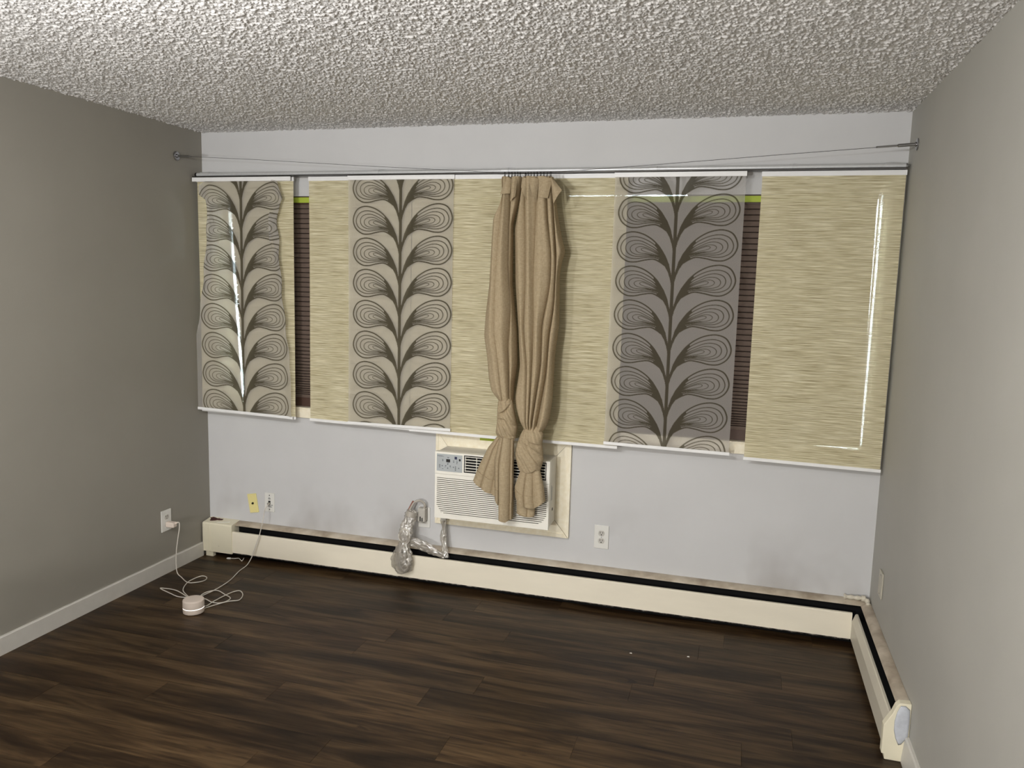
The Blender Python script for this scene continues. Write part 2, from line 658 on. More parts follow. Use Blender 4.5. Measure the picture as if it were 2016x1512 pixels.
# floor: every plank its own piece near the camera
floor = tag(part('floor', MB().box(-0.15, W + 0.15, -DEPTH, 0.16, -0.05, -0.0075), 'slab'), 'dark brown vinyl plank floor', kind='structure')
PW, PL = 0.1525, 1.224
joints = {0: 0.95, 1: 0.55, 2: 2.89 - 2 * PL, 3: 3.242 - 2 * PL, 4: 2.725 - 2 * PL, 5: 2.64 - 2 * PL, 6: 3.261 - 2 * PL, 7: 3.08 - 2 * PL, 8: 2.5 - 2 * PL, 9: 2.055 - PL}
row, y_top = 0, 0.0
edges = [0.0] + [-0.91 + PW * k for k in range(5, -60, -1)]
edges = [e for e in edges if e <= 0]
for r in range(len(edges) - 1):
    ya, yb = edges[r], edges[r + 1]
    if yb < -4.3:
        break
    j = joints.get(r)
    if j is None:
        j = random.uniform(0.05, PL)
    while j > 0.02:
        j -= PL
    x = j
    while x < W:
        xa, xb = max(x, 0.0), min(x + PL, W)
        if xb - xa > 0.02:
            c = 0.0006
            org = ((xa + xb) / 2, (ya + yb) / 2, 0)
            top = [(xa + c, yb + c, 0), (xb - c, yb + c, 0), (xb - c, ya - c, 0), (xa + c, ya - c, 0)]
            bot = [(xa, yb, -0.0012), (xb, yb, -0.0012), (xb, ya, -0.0012), (xa, ya, -0.0012)]
            low = [(p[0], p[1], -0.0075) for p in bot]
            pm = MB().add(top + bot + low, [(0, 1, 2, 3)] + [(4 + k, 4 + (k + 1) % 4, (k + 1) % 4, k) for k in range(4)] + [(8 + k, 8 + (k + 1) % 4, 4 + (k + 1) % 4, 4 + k) for k in range(4)])
            o = part('plank', pm, 'plank', None, org)
            o.parent = floor
        x += PL
far_y = yb if yb >= -4.3 else ya
part('far_planks', MB().box(0, W, -DEPTH, far_y - 0.001, -0.0075, 0), 'plank', floor)

# unseen block added left of frame, shading the left corner from the far lamp
tag(part('shade_block', MB().box(0.0, 1.13, -3.02, -2.90, 0.0, 0.62), 'left'), 'added unseen block that shades the lower left corner', kind='structure')

# baseboards
bl = MB().prism([(0, 0), (0.013, 0), (0.013, 0.078), (0.010, 0.082), (0, 0.082)], 1, -DEPTH + 0.01, -0.082)
tag(part('baseboard_left', bl, 'base'), 'white baseboard along the left wall', kind='structure')
br = MB().prism([(W, 0), (W, 0.098), (W - 0.009, 0.098), (W - 0.013, 0.092), (W - 0.02, 0.02), (W - 0.02, 0)], 1, -DEPTH + 0.01, -1.004)
tag(part('baseboard_right', br, 'base'), 'grey white baseboard beyond the right heater', kind='structure')

# ------------------------------------------------------------------ window with frame, panes, sill, casing
win = bpy.data.objects.new('window_1', None)
link(win, None, ((WX0 + WX1) / 2, 0.08, WZ0))
tag(win, 'wide window behind the blinds and hanging panels', kind='structure')
fr = MB()
fr.box(WX0, WX1, 0.085, 0.14, WZ0, WZ0 + 0.012).box(WX0, WX1, 0.085, 0.14, WZ1 - 0.012, WZ1)
fr.box(WX0, WX0 + 0.012, 0.085, 0.14, WZ0 + 0.012, WZ1 - 0.012).box(WX1 - 0.006, WX1, 0.085, 0.14, WZ0 + 0.012, WZ1 - 0.012)
part('frame', fr, 'vinyl', win)
for xm in (1.15, 2.45):
    part('mullion', MB().box(xm - 0.03, xm + 0.03, 0.09, 0.135, WZ0 + 0.012, WZ1 - 0.012), 'vinyl', win)
for xa, xb in ((WX0 + 0.012, 1.12), (1.18, 2.42), (2.48, WX1 - 0.006)):
    part('pane', MB().box(xa, xb, 0.108, 0.112, WZ0 + 0.012, WZ1 - 0.012), 'glass', win)
part('sill', MB().box(0.012, 3.6, -0.020, 0.085, WZ0 - 0.004, WZ0 + 0.0005), 'woodtrim', win, bevel=0.001)
part('casing', MB().box(0.012, 3.6, -0.016, -0.0005, 0.862, WZ0 - 0.008), 'woodtrim', win, bevel=0.002)
part('casing', MB().box(0.012, 3.6, -0.019, -0.0005, WZ0 - 0.0115, WZ0 - 0.0045), 'woodtrim', win, bevel=0.002)


# the two brown pleated blinds inside the window opening
def blind(x0, x1, lean, label, shims, bottom, lean_r=0.0):
    """bottom: (x, z) points of the lower edge; shims: x ranges where an added strip shuts out daylight above the head rail"""
    t = thing('pleated_blind', ((x0 + x1) / 2, 0.035, WZ1), label, 'blind', None)
    part('head_rail', MB().box(x0, x1, 0.016, 0.030, 2.045, 2.0790), 'blind_rail', t)
    for a, b in shims:
        part('daylight_stop', MB().box(a, b, 0.018, 0.028, 2.0790, WZ1 + 0.0005), 'blind_rail', t)  # added strips that limit the daylight slit above the blind
    zs, z, p = [], 2.050, 0.0268
    while z > 0.985:
        zs.append(z)
        k = min(1.0, max(0.0, (z - 0.985) / 0.42))        # open pleats above, piled up tight below
        z -= 0.0088 + (p - 0.0088) * k ** 0.8
    zs.append(0.967)
    sh = lambda q: x0 + lean * (2.052 - q)
    for i in range(len(zs) - 1):
        za, zb = zs[i], zs[i + 1]
        g = min(0.0026, (za - zb) * 0.22)
        prof = [(0.040, za + 0.0003), (0.0235, za - g), (0.0225, (za + zb) / 2), (0.0235, zb + g), (0.040, zb - 0.0003)]
        n = len(prof)
        vs = [(sh(q[1]), q[0], q[1]) for q in prof] + [(x1 + lean_r * (2.052 - q[1]), q[0], q[1]) for q in prof]
        m = MB().add(vs, [(k, n + k, n + (k + 1) % n, (k + 1) % n) for k in range(n)] + [tuple(range(n)), tuple(range(2 * n - 1, n - 1, -1))])
        part('pleat', m, 'blind', t)
    r = MB()
    for (xa, za), (xb, zb) in zip(bottom[:-1], bottom[1:]):
        r.add([(xa, 0.02, za), (xb, 0.02, zb), (xb, 0.05, zb), (xa, 0.05, za), (xa, 0.02, 0.9720), (xb, 0.02, 0.9720), (xb, 0.05, 0.9720), (xa, 0.05, 0.9720)],
              [(3, 2, 1, 0), (4, 5, 6, 7), (0, 1, 5, 4), (1, 2, 6, 5), (2, 3, 7, 6), (3, 0, 4, 7)])
    part('bottom_rail', r, 'blind_rail', t)
    return t


lb = 0.166 + 0.062 * 1.1
blind(0.166, 1.8445, 0.062, 'brown pleated blind in the left half of the window', [(0.166, 1.8445)], [(lb, 0.9232), (1.8445, 0.9232)])
blind(1.8455, 3.537, 0.0, 'brown pleated blind in the right half of the window, behind a sheer panel', [(1.8455, 2.12), (2.70, 3.537)], [(1.8455, 0.9232), (3.20, 0.9232), (3.546, 0.9315)], 0.0085)
fs = MB()
for za, zb in ((WZ0 + 0.001, WZ1),):
    xr = lambda z: 0.141 + 0.066 * (2.052 - z)
    vs = [(WX0, 0.030, za), (xr(za), 0.030, za), (xr(zb), 0.030, zb), (WX0, 0.030, zb), (WX0, 0.036, za), (xr(za), 0.036, za), (xr(zb), 0.036, zb), (WX0, 0.036, zb)]
    fs.add(vs, [(0, 1, 2, 3), (7, 6, 5, 4), (0, 4, 5, 1), (1, 5, 6, 2), (2, 6, 7, 3), (3, 7, 4, 0)])
part('streak_mask_strip', fs, 'vinyl', win)  # unseen strip added to shape the daylight streak beside the left blind

# green painter's tape along the top of the window opening
t = part('painter_tape', MB().box(0.28, 3.38, -0.0022, -0.0007, 2.053, 2.0815), 'tape', None, (1.8, 0, 2.067))
tag(t, "long strip of green painter's tape across the top of the window", 'tape')

# ------------------------------------------------------------------ the panel curtain track
trk = thing('curtain_track', (W / 2, 0, 2.199), 'silver curtain track tube across the top of the window', 'curtain rail')
part('tube', MB().tube([(0.022, -0.070, 2.199), (W - 0.020, -0.070, 2.199)], 0.0112, 20), 'alu', trk, smooth='auto')
part('end_cap', MB().tube([(0.012, -0.070, 2.199), (0.022, -0.070, 2.199)], 0.0118, 20), 'dark_metal', trk, smooth='auto')
part('end_cap', MB().lathe([(0.0115, 0), (0.0115, 0.006), (0.007, 0.008), (0.006, 0.014)], (W - 0.020, -0.070, 2.199), 0, 20), 'steel', trk, smooth='auto')
part('shadow_gap_channel', MB().box(0.02, W - 0.02, -0.112, -0.052, 2.1830, 2.1868), 'dark_metal', trk)  # dark colour stands in for the shadow gap under the tube
for xc, ww in ((0.075, 0.06), (1.116, 0.034), (1.816, 0.036), (2.545, 0.034), (3.155, 0.012), (3.565, 0.045)):
    part('collar', MB().tube([(xc - ww / 2, -0.070, 2.199), (xc + ww / 2, -0.070, 2.199)], 0.0142, 20), 'alu', trk, smooth='auto')
for xc in (0.40, 1.116, 1.816, 2.545, 3.30):
    b_ = part('bracket', MB().box(xc - 0.012, xc + 0.012, -0.066, -0.0005, 2.187, 2.195).box(xc - 0.014, xc + 0.014, -0.004, -0.0005, 2.176, 2.206), 'alu', trk)


# ------------------------------------------------------------------ hanging panels
def leaf_mask(xs, zs, x_stem, z_ref, period):
    """printed stalk with pairs of nested-loop leaves; returns ink 0..1 for a grid of points (xs across, zs down)"""
    ux, uz = 0.000499, period / 360.0
    cont = [
        [(668, 885), (640, 825), (600, 760), (530, 690), (440, 638), (340, 622), (255, 662), (213, 770), (240, 868), (310, 928), (390, 936), (480, 915), (560, 905), (620, 930), (668, 965)],
        [(650, 875), (590, 782), (530, 728), (440, 683), (350, 672), (280, 705), (247, 780), (268, 853), (330, 893), (400, 901), (480, 890), (560, 886), (640, 910)],
        [(645, 875), (580, 797), (520, 757), (440, 717), (370, 711), (315, 735), (294, 785), (312, 838), (360, 870), (420, 878), (490, 873), (560, 872), (635, 892)],
        [(640, 872), (575, 815), (510, 777), (450, 749), (390, 747), (350, 768), (337, 800), (352, 834), (395, 856), (450, 860), (520, 859), (625, 882)],
        [(635, 870), (570, 826), (510, 794), (460, 776), (415, 777), (390, 797), (401, 824), (440, 842), (500, 848), (610, 874)],
        [(625, 868), (560, 831), (510, 806), (470, 791), (443, 797), (452, 815), (490, 830), (540, 844), (610, 868)],
    ]
    hw = [8.6, 6.4, 5.9, 5.4, 5.0, 4.8]
    solid = [(572, 727), (600, 757), (640, 805), (678, 870), (712, 955), (736, 1060), (752, 1200), (742, 1200), (724, 1110), (700, 1035), (660, 960), (630, 930), (606, 912), (622, 888), (600, 872), (624, 862), (598, 840), (615, 832), (585, 796), (602, 790), (570, 752)]

    def dense(pl, close=False):
        P = smooth_path([(p[0], p[1], 0) for p in pl], 10) if not close else [Vector((p[0], p[1], 0)) for p in pl + pl[:1]]
        return np.array([(p.x, p.y) for p in P])

    def dist(px, py, pl):
        best = np.full(px.shape, 1e9)
        tt = np.zeros(px.shape)
        n = len(pl) - 1
        for i in range(n):
            a, b = pl[i], pl[i + 1]
            d = b - a
            L = d @ d + 1e-12
            t = np.clip(((px - a[0]) * d[0] + (py - a[1]) * d[1]) / L, 0, 1)
            q = np.hypot(px - a[0] - t * d[0], py - a[1] - t * d[1])
            k = q < best
            best[k] = q[k]
            tt[k] = ((i + t) / n)[k]
        return best, tt

    def inside(px, py, pl):
        r = np.zeros(px.shape, bool)
        for i in range(len(pl)):
            a, b = pl[i], pl[(i + 1) % len(pl)]
            c = (a[1] > py) != (b[1] > py)
            with np.errstate(divide='ignore', invalid='ignore'):
                xx = (b[0] - a[0]) * (py - a[1]) / (b[1] - a[1] + 1e-12) + a[0]
            r ^= c & (px < xx)
        return r

    # one repeat at fine steps, then sampled for the whole panel
    st = 2.0
    gx = np.arange(180, 760, st)
    gy = np.arange(560, 1260, st)
    GX, GY = np.meshgrid(gx, gy)
    ink = np.zeros(GX.shape)
    for pl, h in zip(cont, hw):
        d, tt = dist(GX, GY, dense(pl))
        e = np.abs(tt - 0.5) * 2
        hh = h * (1 + 0.25 * np.clip((e - 0.7) / 0.3, 0, 1))
        ink = np.maximum(ink, np.clip(0.5 + (hh - d) / 5.5, 0, 1))
    sp = np.array(solid, float)
    ink = np.maximum(ink, inside(GX, GY, sp) * 1.0)
    X, Z = np.meshgrid(xs, zs)
    out = np.zeros(X.shape)

    def sample(qx, qy):
        fi = np.clip((qy - gy[0]) / st, 0, len(gy) - 1.001)
        fj = np.clip((qx - gx[0]) / st, 0, len(gx) - 1.001)
        i, j = fi.astype(int), fj.astype(int)
        a, b = fi - i, fj - j
        ok = (qy >= gy[0]) & (qy <= gy[-1]) & (qx >= gx[0]) & (qx <= gx[-1])
        return ok * ((ink[i, j] * (1 - b) + ink[i, j + 1] * b) * (1 - a) + (ink[i + 1, j] * (1 - b) + ink[i + 1, j + 1] * b) * a)
    for side in (-1, 1):
        dx = (X - x_stem) / ux * (1.0 if side < 0 else 0.945)
        qx = 752 + dx if side < 0 else 752 - dx
        dz = -(Z - z_ref) / uz - (28.0 if side > 0 else 0.0) * -1.0
        base = np.mod(dz + 220, 360.0) - 220            # -220 .. 140
        for k in (-1, 0, 1):
            qy = 780 + base + 360 * k
            out = np.maximum(out, sample(qx, qy) * ((dx < 2) if side < 0 else (dx > -2)))
    stem = np.clip(0.5 + (17.5 - np.abs(X - x_stem) / ux) / 5.5, 0, 1)
    return np.maximum(out, stem)


def rails(t, x0, x1, y, zt, zl, zr, skew=0.0):
    part('header_strip', MB().box(x0, x1, y - 0.0045, y + 0.0045, zt - 0.022, zt), 'white_rail', t, bevel=0.001)
    vs = []
    for x, z in ((x0 + skew, zl), (x1 + skew, zr)):
        vs += [(x, y - 0.004, z - 0.0005), (x, y + 0.004, z - 0.0005), (x, y + 0.004, z + 0.0145), (x, y - 0.004, z + 0.0145)]
    m = MB().add(vs, [(0, 1, 2, 3), (7, 6, 5, 4), (0, 4, 5, 1), (1, 5, 6, 2), (2, 6, 7, 3), (3, 7, 4, 0)])
    part('bottom_rail', m, 'white_rail', t, bevel=0.001)


ZT = 2.181


def grass_panel(x0, x1, y, zl, zr, label, sag=0.0):
    t = thing('woven_panel', ((x0 + x1) / 2, y, ZT), label, 'panel curtain', None)
    nx, nz = 24, 60
    u = np.linspace(0, 1, nx)
    v = np.linspace(0, 1, nz)
    U, V = np.meshgrid(u, v)
    zb = zl + (zr - zl) * U + 0.012
    X = x0 + 0.003 + (x1 - x0 - 0.006) * U
    Y = y + 0.0025 * np.sin(U * 5 + V * 3 + x0) * np.sin(PI * V)
    Z = (ZT - 0.018) * (1 - V) + zb * V
    grid_part('cloth', np.stack([X, Y, Z], -1), 'grass', t)
    rails(t, x0, x1, y, ZT, zl, zr)
    return t


def leaf_panel(x0, x1, y, zl, zr, x_stem, z_ref, period, label, deform=None):
    t = thing('sheer_panel', ((x0 + x1) / 2, y, ZT), label, 'panel curtain', None)
    xs = np.linspace(x0 + 0.003, x1 - 0.003, 244)
    zs = np.linspace(ZT - 0.018, min(zl, zr) + 0.012, 530)
    ink = leaf_mask(xs, zs, x_stem, z_ref, period)
    X, Z = np.meshgrid(xs, zs)
    V = (zs[0] - Z) / (zs[0] - zs[-1])
    Zd = Z + (zl + (zr - zl) * (X - x0) / (x1 - x0) - min(zl, zr)) * V
    Y = y + 0.004 * np.sin((X - x0) * 9 + V * 2) * np.sin(PI * V) ** 0.7
    P = np.stack([X, Y, Zd], -1)
    if deform:
        P = deform(P, X, Z, V)
    grid_part('cloth', P, 'voile', t, ink)
    rails(t, x0, x1, y, ZT, zl, zr)
    return t


YG, YG2, YL = -0.076, -0.086, -0.098
grass_panel(0.022, 0.634, YG, 0.868, 0.8622, 'straw coloured woven panel hanging at the left end, behind the crumpled sheer one')
grass_panel(0.722, 1.3213, YG, 0.8625, 0.8555, 'straw coloured woven panel to the left of the smooth sheer leaf panel')
grass_panel(1.3225, 1.925, YG2, 0.8540, 0.8495, 'straw coloured woven panel between the smooth sheer panel and the knotted curtain')
grass_panel(1.828, 2.432, YG, 0.8500, 0.8500, 'straw coloured woven panel hanging to the right of the knotted brown curtain')
grass_panel(3.032, 3.632, YG, 0.8495, 0.8425, 'wide uncovered straw coloured woven panel next to the right wall')


def crumple(P, X, Z, V):
    """the cloth came loose at both top corners: its edges fold back behind it, with a short pinch and a flopped corner on the right"""
    c = 0.319
    u = X - c
    a = np.abs(u)
    for side, prof in ((-1, ((0.85, 0.33), (1.25, 0.31), (1.5, 0.272), (1.7, 0.245), (1.85, 0.225), (1.95, 0.216), (2.06, 0.222), (2.11, 0.262), (2.17, 0.265))),
                       (1, ((0.85, 0.33), (1.05, 0.315), (1.3, 0.288), (1.6, 0.262), (1.78, 0.243), (1.95, 0.236), (2.04, 0.246), (2.09, 0.268), (2.17, 0.24)))):
        on = (u * side) > 0
        u0 = np.interp(Z, [p[0] for p in prof], [p[1] for p in prof]) + 0.004 * np.sin(Z * 31 + side)
        over = np.maximum(a - u0, 0)
        folded = np.where(a > u0, u0 - 0.8 * over, a)
        P[..., 0] = np.where(on, c + side * folded, P[..., 0])
        P[..., 1] += on * (0.013 * sstep(0, 0.02, over) - (0.016 if side > 0 else 0.005) * np.exp(-((a - u0) / 0.035) ** 2))
        P[..., 2] -= on * sstep(0.20, 0.30, a) * sstep(1.95, 2.12, Z) * 0.03
        P[..., 1] -= on * (0.008 if side > 0 else 0.003) * sstep(0.1, 0.25, a) * np.sin(Z * 8 + 2 * side) * sstep(1.1, 1.6, Z)
    on = (u > 0) * sstep(1.78, 1.86, Z) * (1 - sstep(1.97, 2.03, Z))
    P[..., 0] -= on * 0.022 * sstep(0.188, 0.204, u) * (1 - sstep(0.225, 0.245, u))
    P[..., 1] -= on * 0.014 * np.exp(-((u - 0.2) / 0.014) ** 2)
    P[..., 1] = np.minimum(P[..., 1], YL + 0.014)
    return P


leaf_panel(0.010, 0.628, YL, 0.8795, 0.8665, 0.318, 0.9190, 0.1640, 'crumpled sheer panel printed with leaf loops at the left end of the track', crumple)
leaf_panel(0.966, 1.560, YL, 0.8670, 0.8722, 1.2665, 1.9528, 0.1626, 'smooth sheer panel printed with a leaf stalk, left of the knotted brown curtain')
leaf_panel(2.366, 2.968, YL, 0.8722, 0.8680, 2.6615, 1.9957, 0.1612, 'sheer panel with printed leaf stalk hanging over the dark brown blind')

# ------------------------------------------------------------------ curtain wire and the two knotted curtains
wire = thing('curtain_wire', (W / 2, -0.19, 2.17), 'thin steel curtain wire sagging between two wall anchors', 'curtain wire')
wp = [(0.09, -0.210, 2.2755), (0.467, -0.206, 2.2555), (1.115, -0.2, 2.2145), (1.84, -0.196, 2.1735), (1.96, -0.196, 2.170), (2.085, -0.196, 2.1725), (2.60, -0.190, 2.2035), (3.10, -0.186, 2.2365), (3.49, -0.183, 2.2605)]
part('wire', MB().tube(wp, 0.0010, 8), 'dark_metal', wire, smooth=True)
for sgn, x0, y0, z0, L in ((1, 0.0, -0.2117, 2.2806, 0.095), (-1, W, -0.181, 2.2705, 0.16)):
    an = part('wall_anchor', MB().lathe([(0.025, 0.0005), (0.025, 0.004), (0.022, 0.006), (0.010, 0.0065), (0.010, 0.012)] if sgn > 0 else [(0.025, -0.0005), (0.025, -0.004), (0.022, -0.006), (0.010, -0.0065), (0.010, -0.012)], (x0, y0, z0), 0, 28), 'steel', wire, smooth='auto')
    e = (x0 + sgn * L, y0 + 0.001, z0 - L * 0.055)
    mid = (x0 + sgn * 0.075, y0, z0 - 0.075 * 0.055)
    if sgn > 0:
        part('tensioner', MB().tube([(x0 + 0.006, y0, z0), mid, (x0 + 0.085, y0, z0 - 0.0047), e], [0.0065, 0.0065, 0.004, 0.003], 16), 'steel', wire, smooth='auto')
    else:
        part('tensioner', MB().tube([(x0 - 0.006, y0, z0), mid, (x0 - 0.078, y0, z0 - 0.0043), e], [0.0068, 0.0068, 0.004, 0.0038], 16), 'steel', wire, smooth='auto')


def interp(pts, z):
    a = sorted((p[1], p[0]) for p in pts)
    return np.interp(z, [p[0] for p in a], [p[1] for p in a])


def smooth1(v, k):
    ker = np.ones(k) / k
    p = np.pad(v, (k // 2, k - 1 - k // 2), mode='edge')
    return np.convolve(p, ker, 'valid')


def drape(Lp, Rp, z1, z0, yc, ry, creases, seed, nz=220, ns=26, nb=24):
    """gathered cloth: closed loft whose front is a row of hanging folds with deep creases between them.
    creases: list of ([(x, z), ...] from top to bottom, depth 0..1); grid columns follow the creases"""
    rg = np.random.default_rng(seed)
    z = np.linspace(z1, z0, nz)
    xl, xr = smooth1(interp(Lp, z), 5), smooth1(interp(Rp, z), 5)
    rows = [xl] + [np.clip(smooth1(interp(c[0], z), 15), xl + 0.004, xr - 0.004) for c in creases] + [xr]
    E = np.maximum.accumulate(np.stack(rows, 1), 1)
    deep = [1.0] + [c[1] for c in creases] + [1.0]
    yy, rr = yc(z)[:, None], ry(z)[:, None]
    dive = (sstep(0, 0.085, z - z0) ** 0.7)[:, None] if creases else np.ones((nz, 1))
    X, Y = [], []
    nseg = E.shape[1] - 1
    cx, hx = ((xl + xr) / 2)[:, None], ((xr - xl) / 2)[:, None]
    for i in range(nseg):
        t = (0.5 - 0.5 * np.cos(np.linspace(0, PI, ns)))[None, :]
        a, b = E[:, i][:, None], E[:, i + 1][:, None]
        w = np.maximum(b - a, 1e-4)
        x = a + w * t
        u = np.clip((x - cx) / hx, -1, 1)
        basey = yy - rr * (0.55 if creases else 1.0) * np.clip(1 - u ** 2, 0, 1) ** 0.4
        if creases:
            lean = rg.uniform(0.5, 1.0) * (1 if (i + seed) % 2 else -1)
            arch = 1 - deep[i] * (1 - t) ** 5 - deep[i + 1] * t ** 5
            wave = 0.14 * np.sin(4.4 * t + i * 1.9 + z[:, None] * 2.6) + 0.06 * np.sin(11 * t + i + z[:, None] * 4.5)
            depth = (0.030 + 0.10 * np.minimum(w, 0.12)) * dive
            y = basey - depth * (arch + wave + 0.55 * lean * (t - 0.5)) + 0.012 * (1 - arch)
        else:
            y = basey
        X.append(x)
        Y.append(y)
    tb = np.linspace(0, 1, nb + 2)[None, 1:-1]
    xb = E[:, -1][:, None] * (1 - tb) + E[:, 0][:, None] * tb
    X.append(xb)
    Y.append(yy + rr * np.sin(PI * tb) ** 0.6)
    X, Y = np.concatenate(X, 1), np.concatenate(Y, 1)
    return np.stack([X, Y, np.repeat(z[:, None], X.shape[1], 1)], -1)


def tail(xl, xr, z_top, zbot, y0, creases, nz=70, nu=120, bow=0.02, deep=0.03, hem=0.2):
    """flared cloth end below a knot: rounded pleats between sharp creases (at u = -1..1), uneven bottom edge"""
    u = np.linspace(-1, 1, nu)
    s = np.linspace(0, 1, nz)
    Sg, U = np.meshgrid(s, u, indexing='ij')
    zb = np.interp(U, [p[0] for p in zbot], [p[1] for p in zbot])
    Z = z_top + (zb - z_top) * Sg
    a = np.interp(Sg, [p[0] for p in xl], [p[1] for p in xl])
    b = np.interp(Sg, [p[0] for p in xr], [p[1] for p in xr])
    X = a + (b - a) * (U + 1) / 2
    Y = y0 - bow * np.sqrt(np.clip(1 - U ** 2, 0, 1)) * (1.2 - 0.3 * Sg)
    E = [-1.0] + list(creases) + [1.0]
    for i in range(len(E) - 1):
        w = E[i + 1] - E[i]
        t = np.clip((U - E[i]) / w, 0, 1)
        inb = (U >= E[i]) & (U <= E[i + 1])
        skew = t ** (0.6 if i % 2 else 1.5)
        arch = np.sqrt(np.clip(1 - (2 * skew - 1) ** 2, 0, 1))
        Y = Y - inb * deep * (0.35 + 0.65 * min(1, w)) * arch * (0.35 + 0.65 * np.sqrt(Sg))
    return np.stack([X, Y, Z], -1), zb


def sheet(P, th):
    """give a grid surface a back side and closed rim"""
    Q = P.copy()
    Q[..., 1] += th
    n, k = P.shape[:2]
    mb = MB()
    mb.grid(P)
    mb.grid(Q[:, ::-1])
    for A, B in ((P[:, 0], Q[:, 0]), (P[:, -1], Q[:, -1]), (P[0], Q[0]), (P[-1], Q[-1])):
        mb.grid(np.stack([A, B], 0))
    return mb


def knot_wrap(Lp, Rp, z1, z0, yc, ry, wraps):
    """knotted cloth: a bulge crossed by sloping wraps; wraps = (height down the knot 0..1, slope across, u range)"""
    P = drape(Lp, Rp, z1, z0, yc, ry, [], 0, 150, 110, 40)
    z = P[..., 2]
    cx = (P[..., 0].max(1) + P[..., 0].min(1))[:, None] / 2
    rx = (P[..., 0].max(1) - P[..., 0].min(1))[:, None] / 2 + 1e-6
    u = np.clip((P[..., 0] - cx) / rx, -1, 1)
    t = (z1 - z) / (z1 - z0)
    D = np.zeros_like(t)
    for c, sl, ua, ub in wraps:
        d = t - (c + sl * u + 0.05 * np.sin(2.5 * u + c * 9))
        on = sstep(ua - 0.25, ua + 0.1, u) * (1 - sstep(ub - 0.1, ub + 0.25, u))
        # steep lip above the crease, gentle roll below it
        D += on * (0.011 * np.exp(-np.clip(-d, 0, 9) / 0.10) * (d < 0) - 0.014 * np.exp(-np.clip(d, 0, 9) / 0.045) * (d >= 0))
    D += 0.0018 * np.sin(26 * (t - 0.35 * u)) + 0.0012 * np.sin(41 * (t - 0.5 * u) + 1)
    P[..., 1] -= D * np.clip(1 - np.abs(u) ** 5, 0, 1)
    return P


def curtain(name_label, Lp, Rp, knot, tl, creases, heading, clips, seed):
    t = thing('knotted_curtain', (0.5 * (Lp[0][0] + Rp[0][0]), -0.196, 2.168), name_label, 'curtain')
    kz1, kz0 = knot['z']
    yc = lambda z: -0.196 - 0.028 * sstep(1.3, 0.9, z)
    ry = lambda z: 0.036 + 0.016 * sstep(2.15, 1.7, z) - 0.012 * sstep(1.25, kz1, z)
    part('drape', MB().grid(drape(Lp, Rp, 2.150, kz1 - 0.055, yc, ry, creases, seed), closed=True), 'linen', t, smooth=True)
    part('knot', MB().grid(knot_wrap(knot['L'], knot['R'], kz1, kz0, lambda z: -0.229 + 0 * z, lambda z: 0.050 * np.clip(np.sin(np.clip((z - kz0) / (kz1 - kz0), 0.02, 0.98) * PI), 0.06, 1) ** 0.45, knot['wraps']), closed=True), 'linen', t, smooth=True)
    for spec in tl:
        P, zb = tail(**spec)
        o = part('tail', sheet(P, 0.002), 'linen', t, smooth=True)
        # stitched hem along the bottom edge
        n = P.shape[0]
        i = max(0, n - 1 - int(n * spec_hem(spec)))
        Hm = P[i:, :, :].copy()
        Hm[..., 1] -= 0.0042
        part('hem', sheet(Hm, 0.0036), 'linen', o, smooth=True)
    # gathered heading with loose pleat flaps
    for k, (tl_, tr_, br_, bl_) in enumerate(heading):
        u = np.linspace(0, 1, 12)
        sg = np.linspace(0, 1, 14)
        Sg, U = np.meshgrid(sg, u, indexing='ij')
        mixc = lambda i: (tl_[i] * (1 - U) + tr_[i] * U) * (1 - Sg) + (bl_[i] * (1 - U) + br_[i] * U) * Sg
        Y = -0.236 - 0.004 * k - 0.014 * np.sin(U * PI) * (1 - 0.3 * Sg) - 0.024 * Sg * (1 - 0.25 * U)
        part('heading_flap', sheet(np.stack([mixc(0), Y, mixc(1)], -1), 0.002), 'linen', t, smooth=True)
    for xc in clips:
        zc = float(np.interp(xc, [1.84, 1.96, 2.085], [2.1735, 2.170, 2.1725]))
        c = MB().torus((xc, -0.196, zc - 0.0052), 0.0085, 0.0013, 0, 14, 6)
        c.box(xc - 0.003, xc + 0.003, -0.2035, -0.1885, zc - 0.032, zc - 0.014)
        part('curtain_clip', c, 'dark_metal', t)
    return t


def spec_hem(spec):
    return spec.get('hem', 0.2)


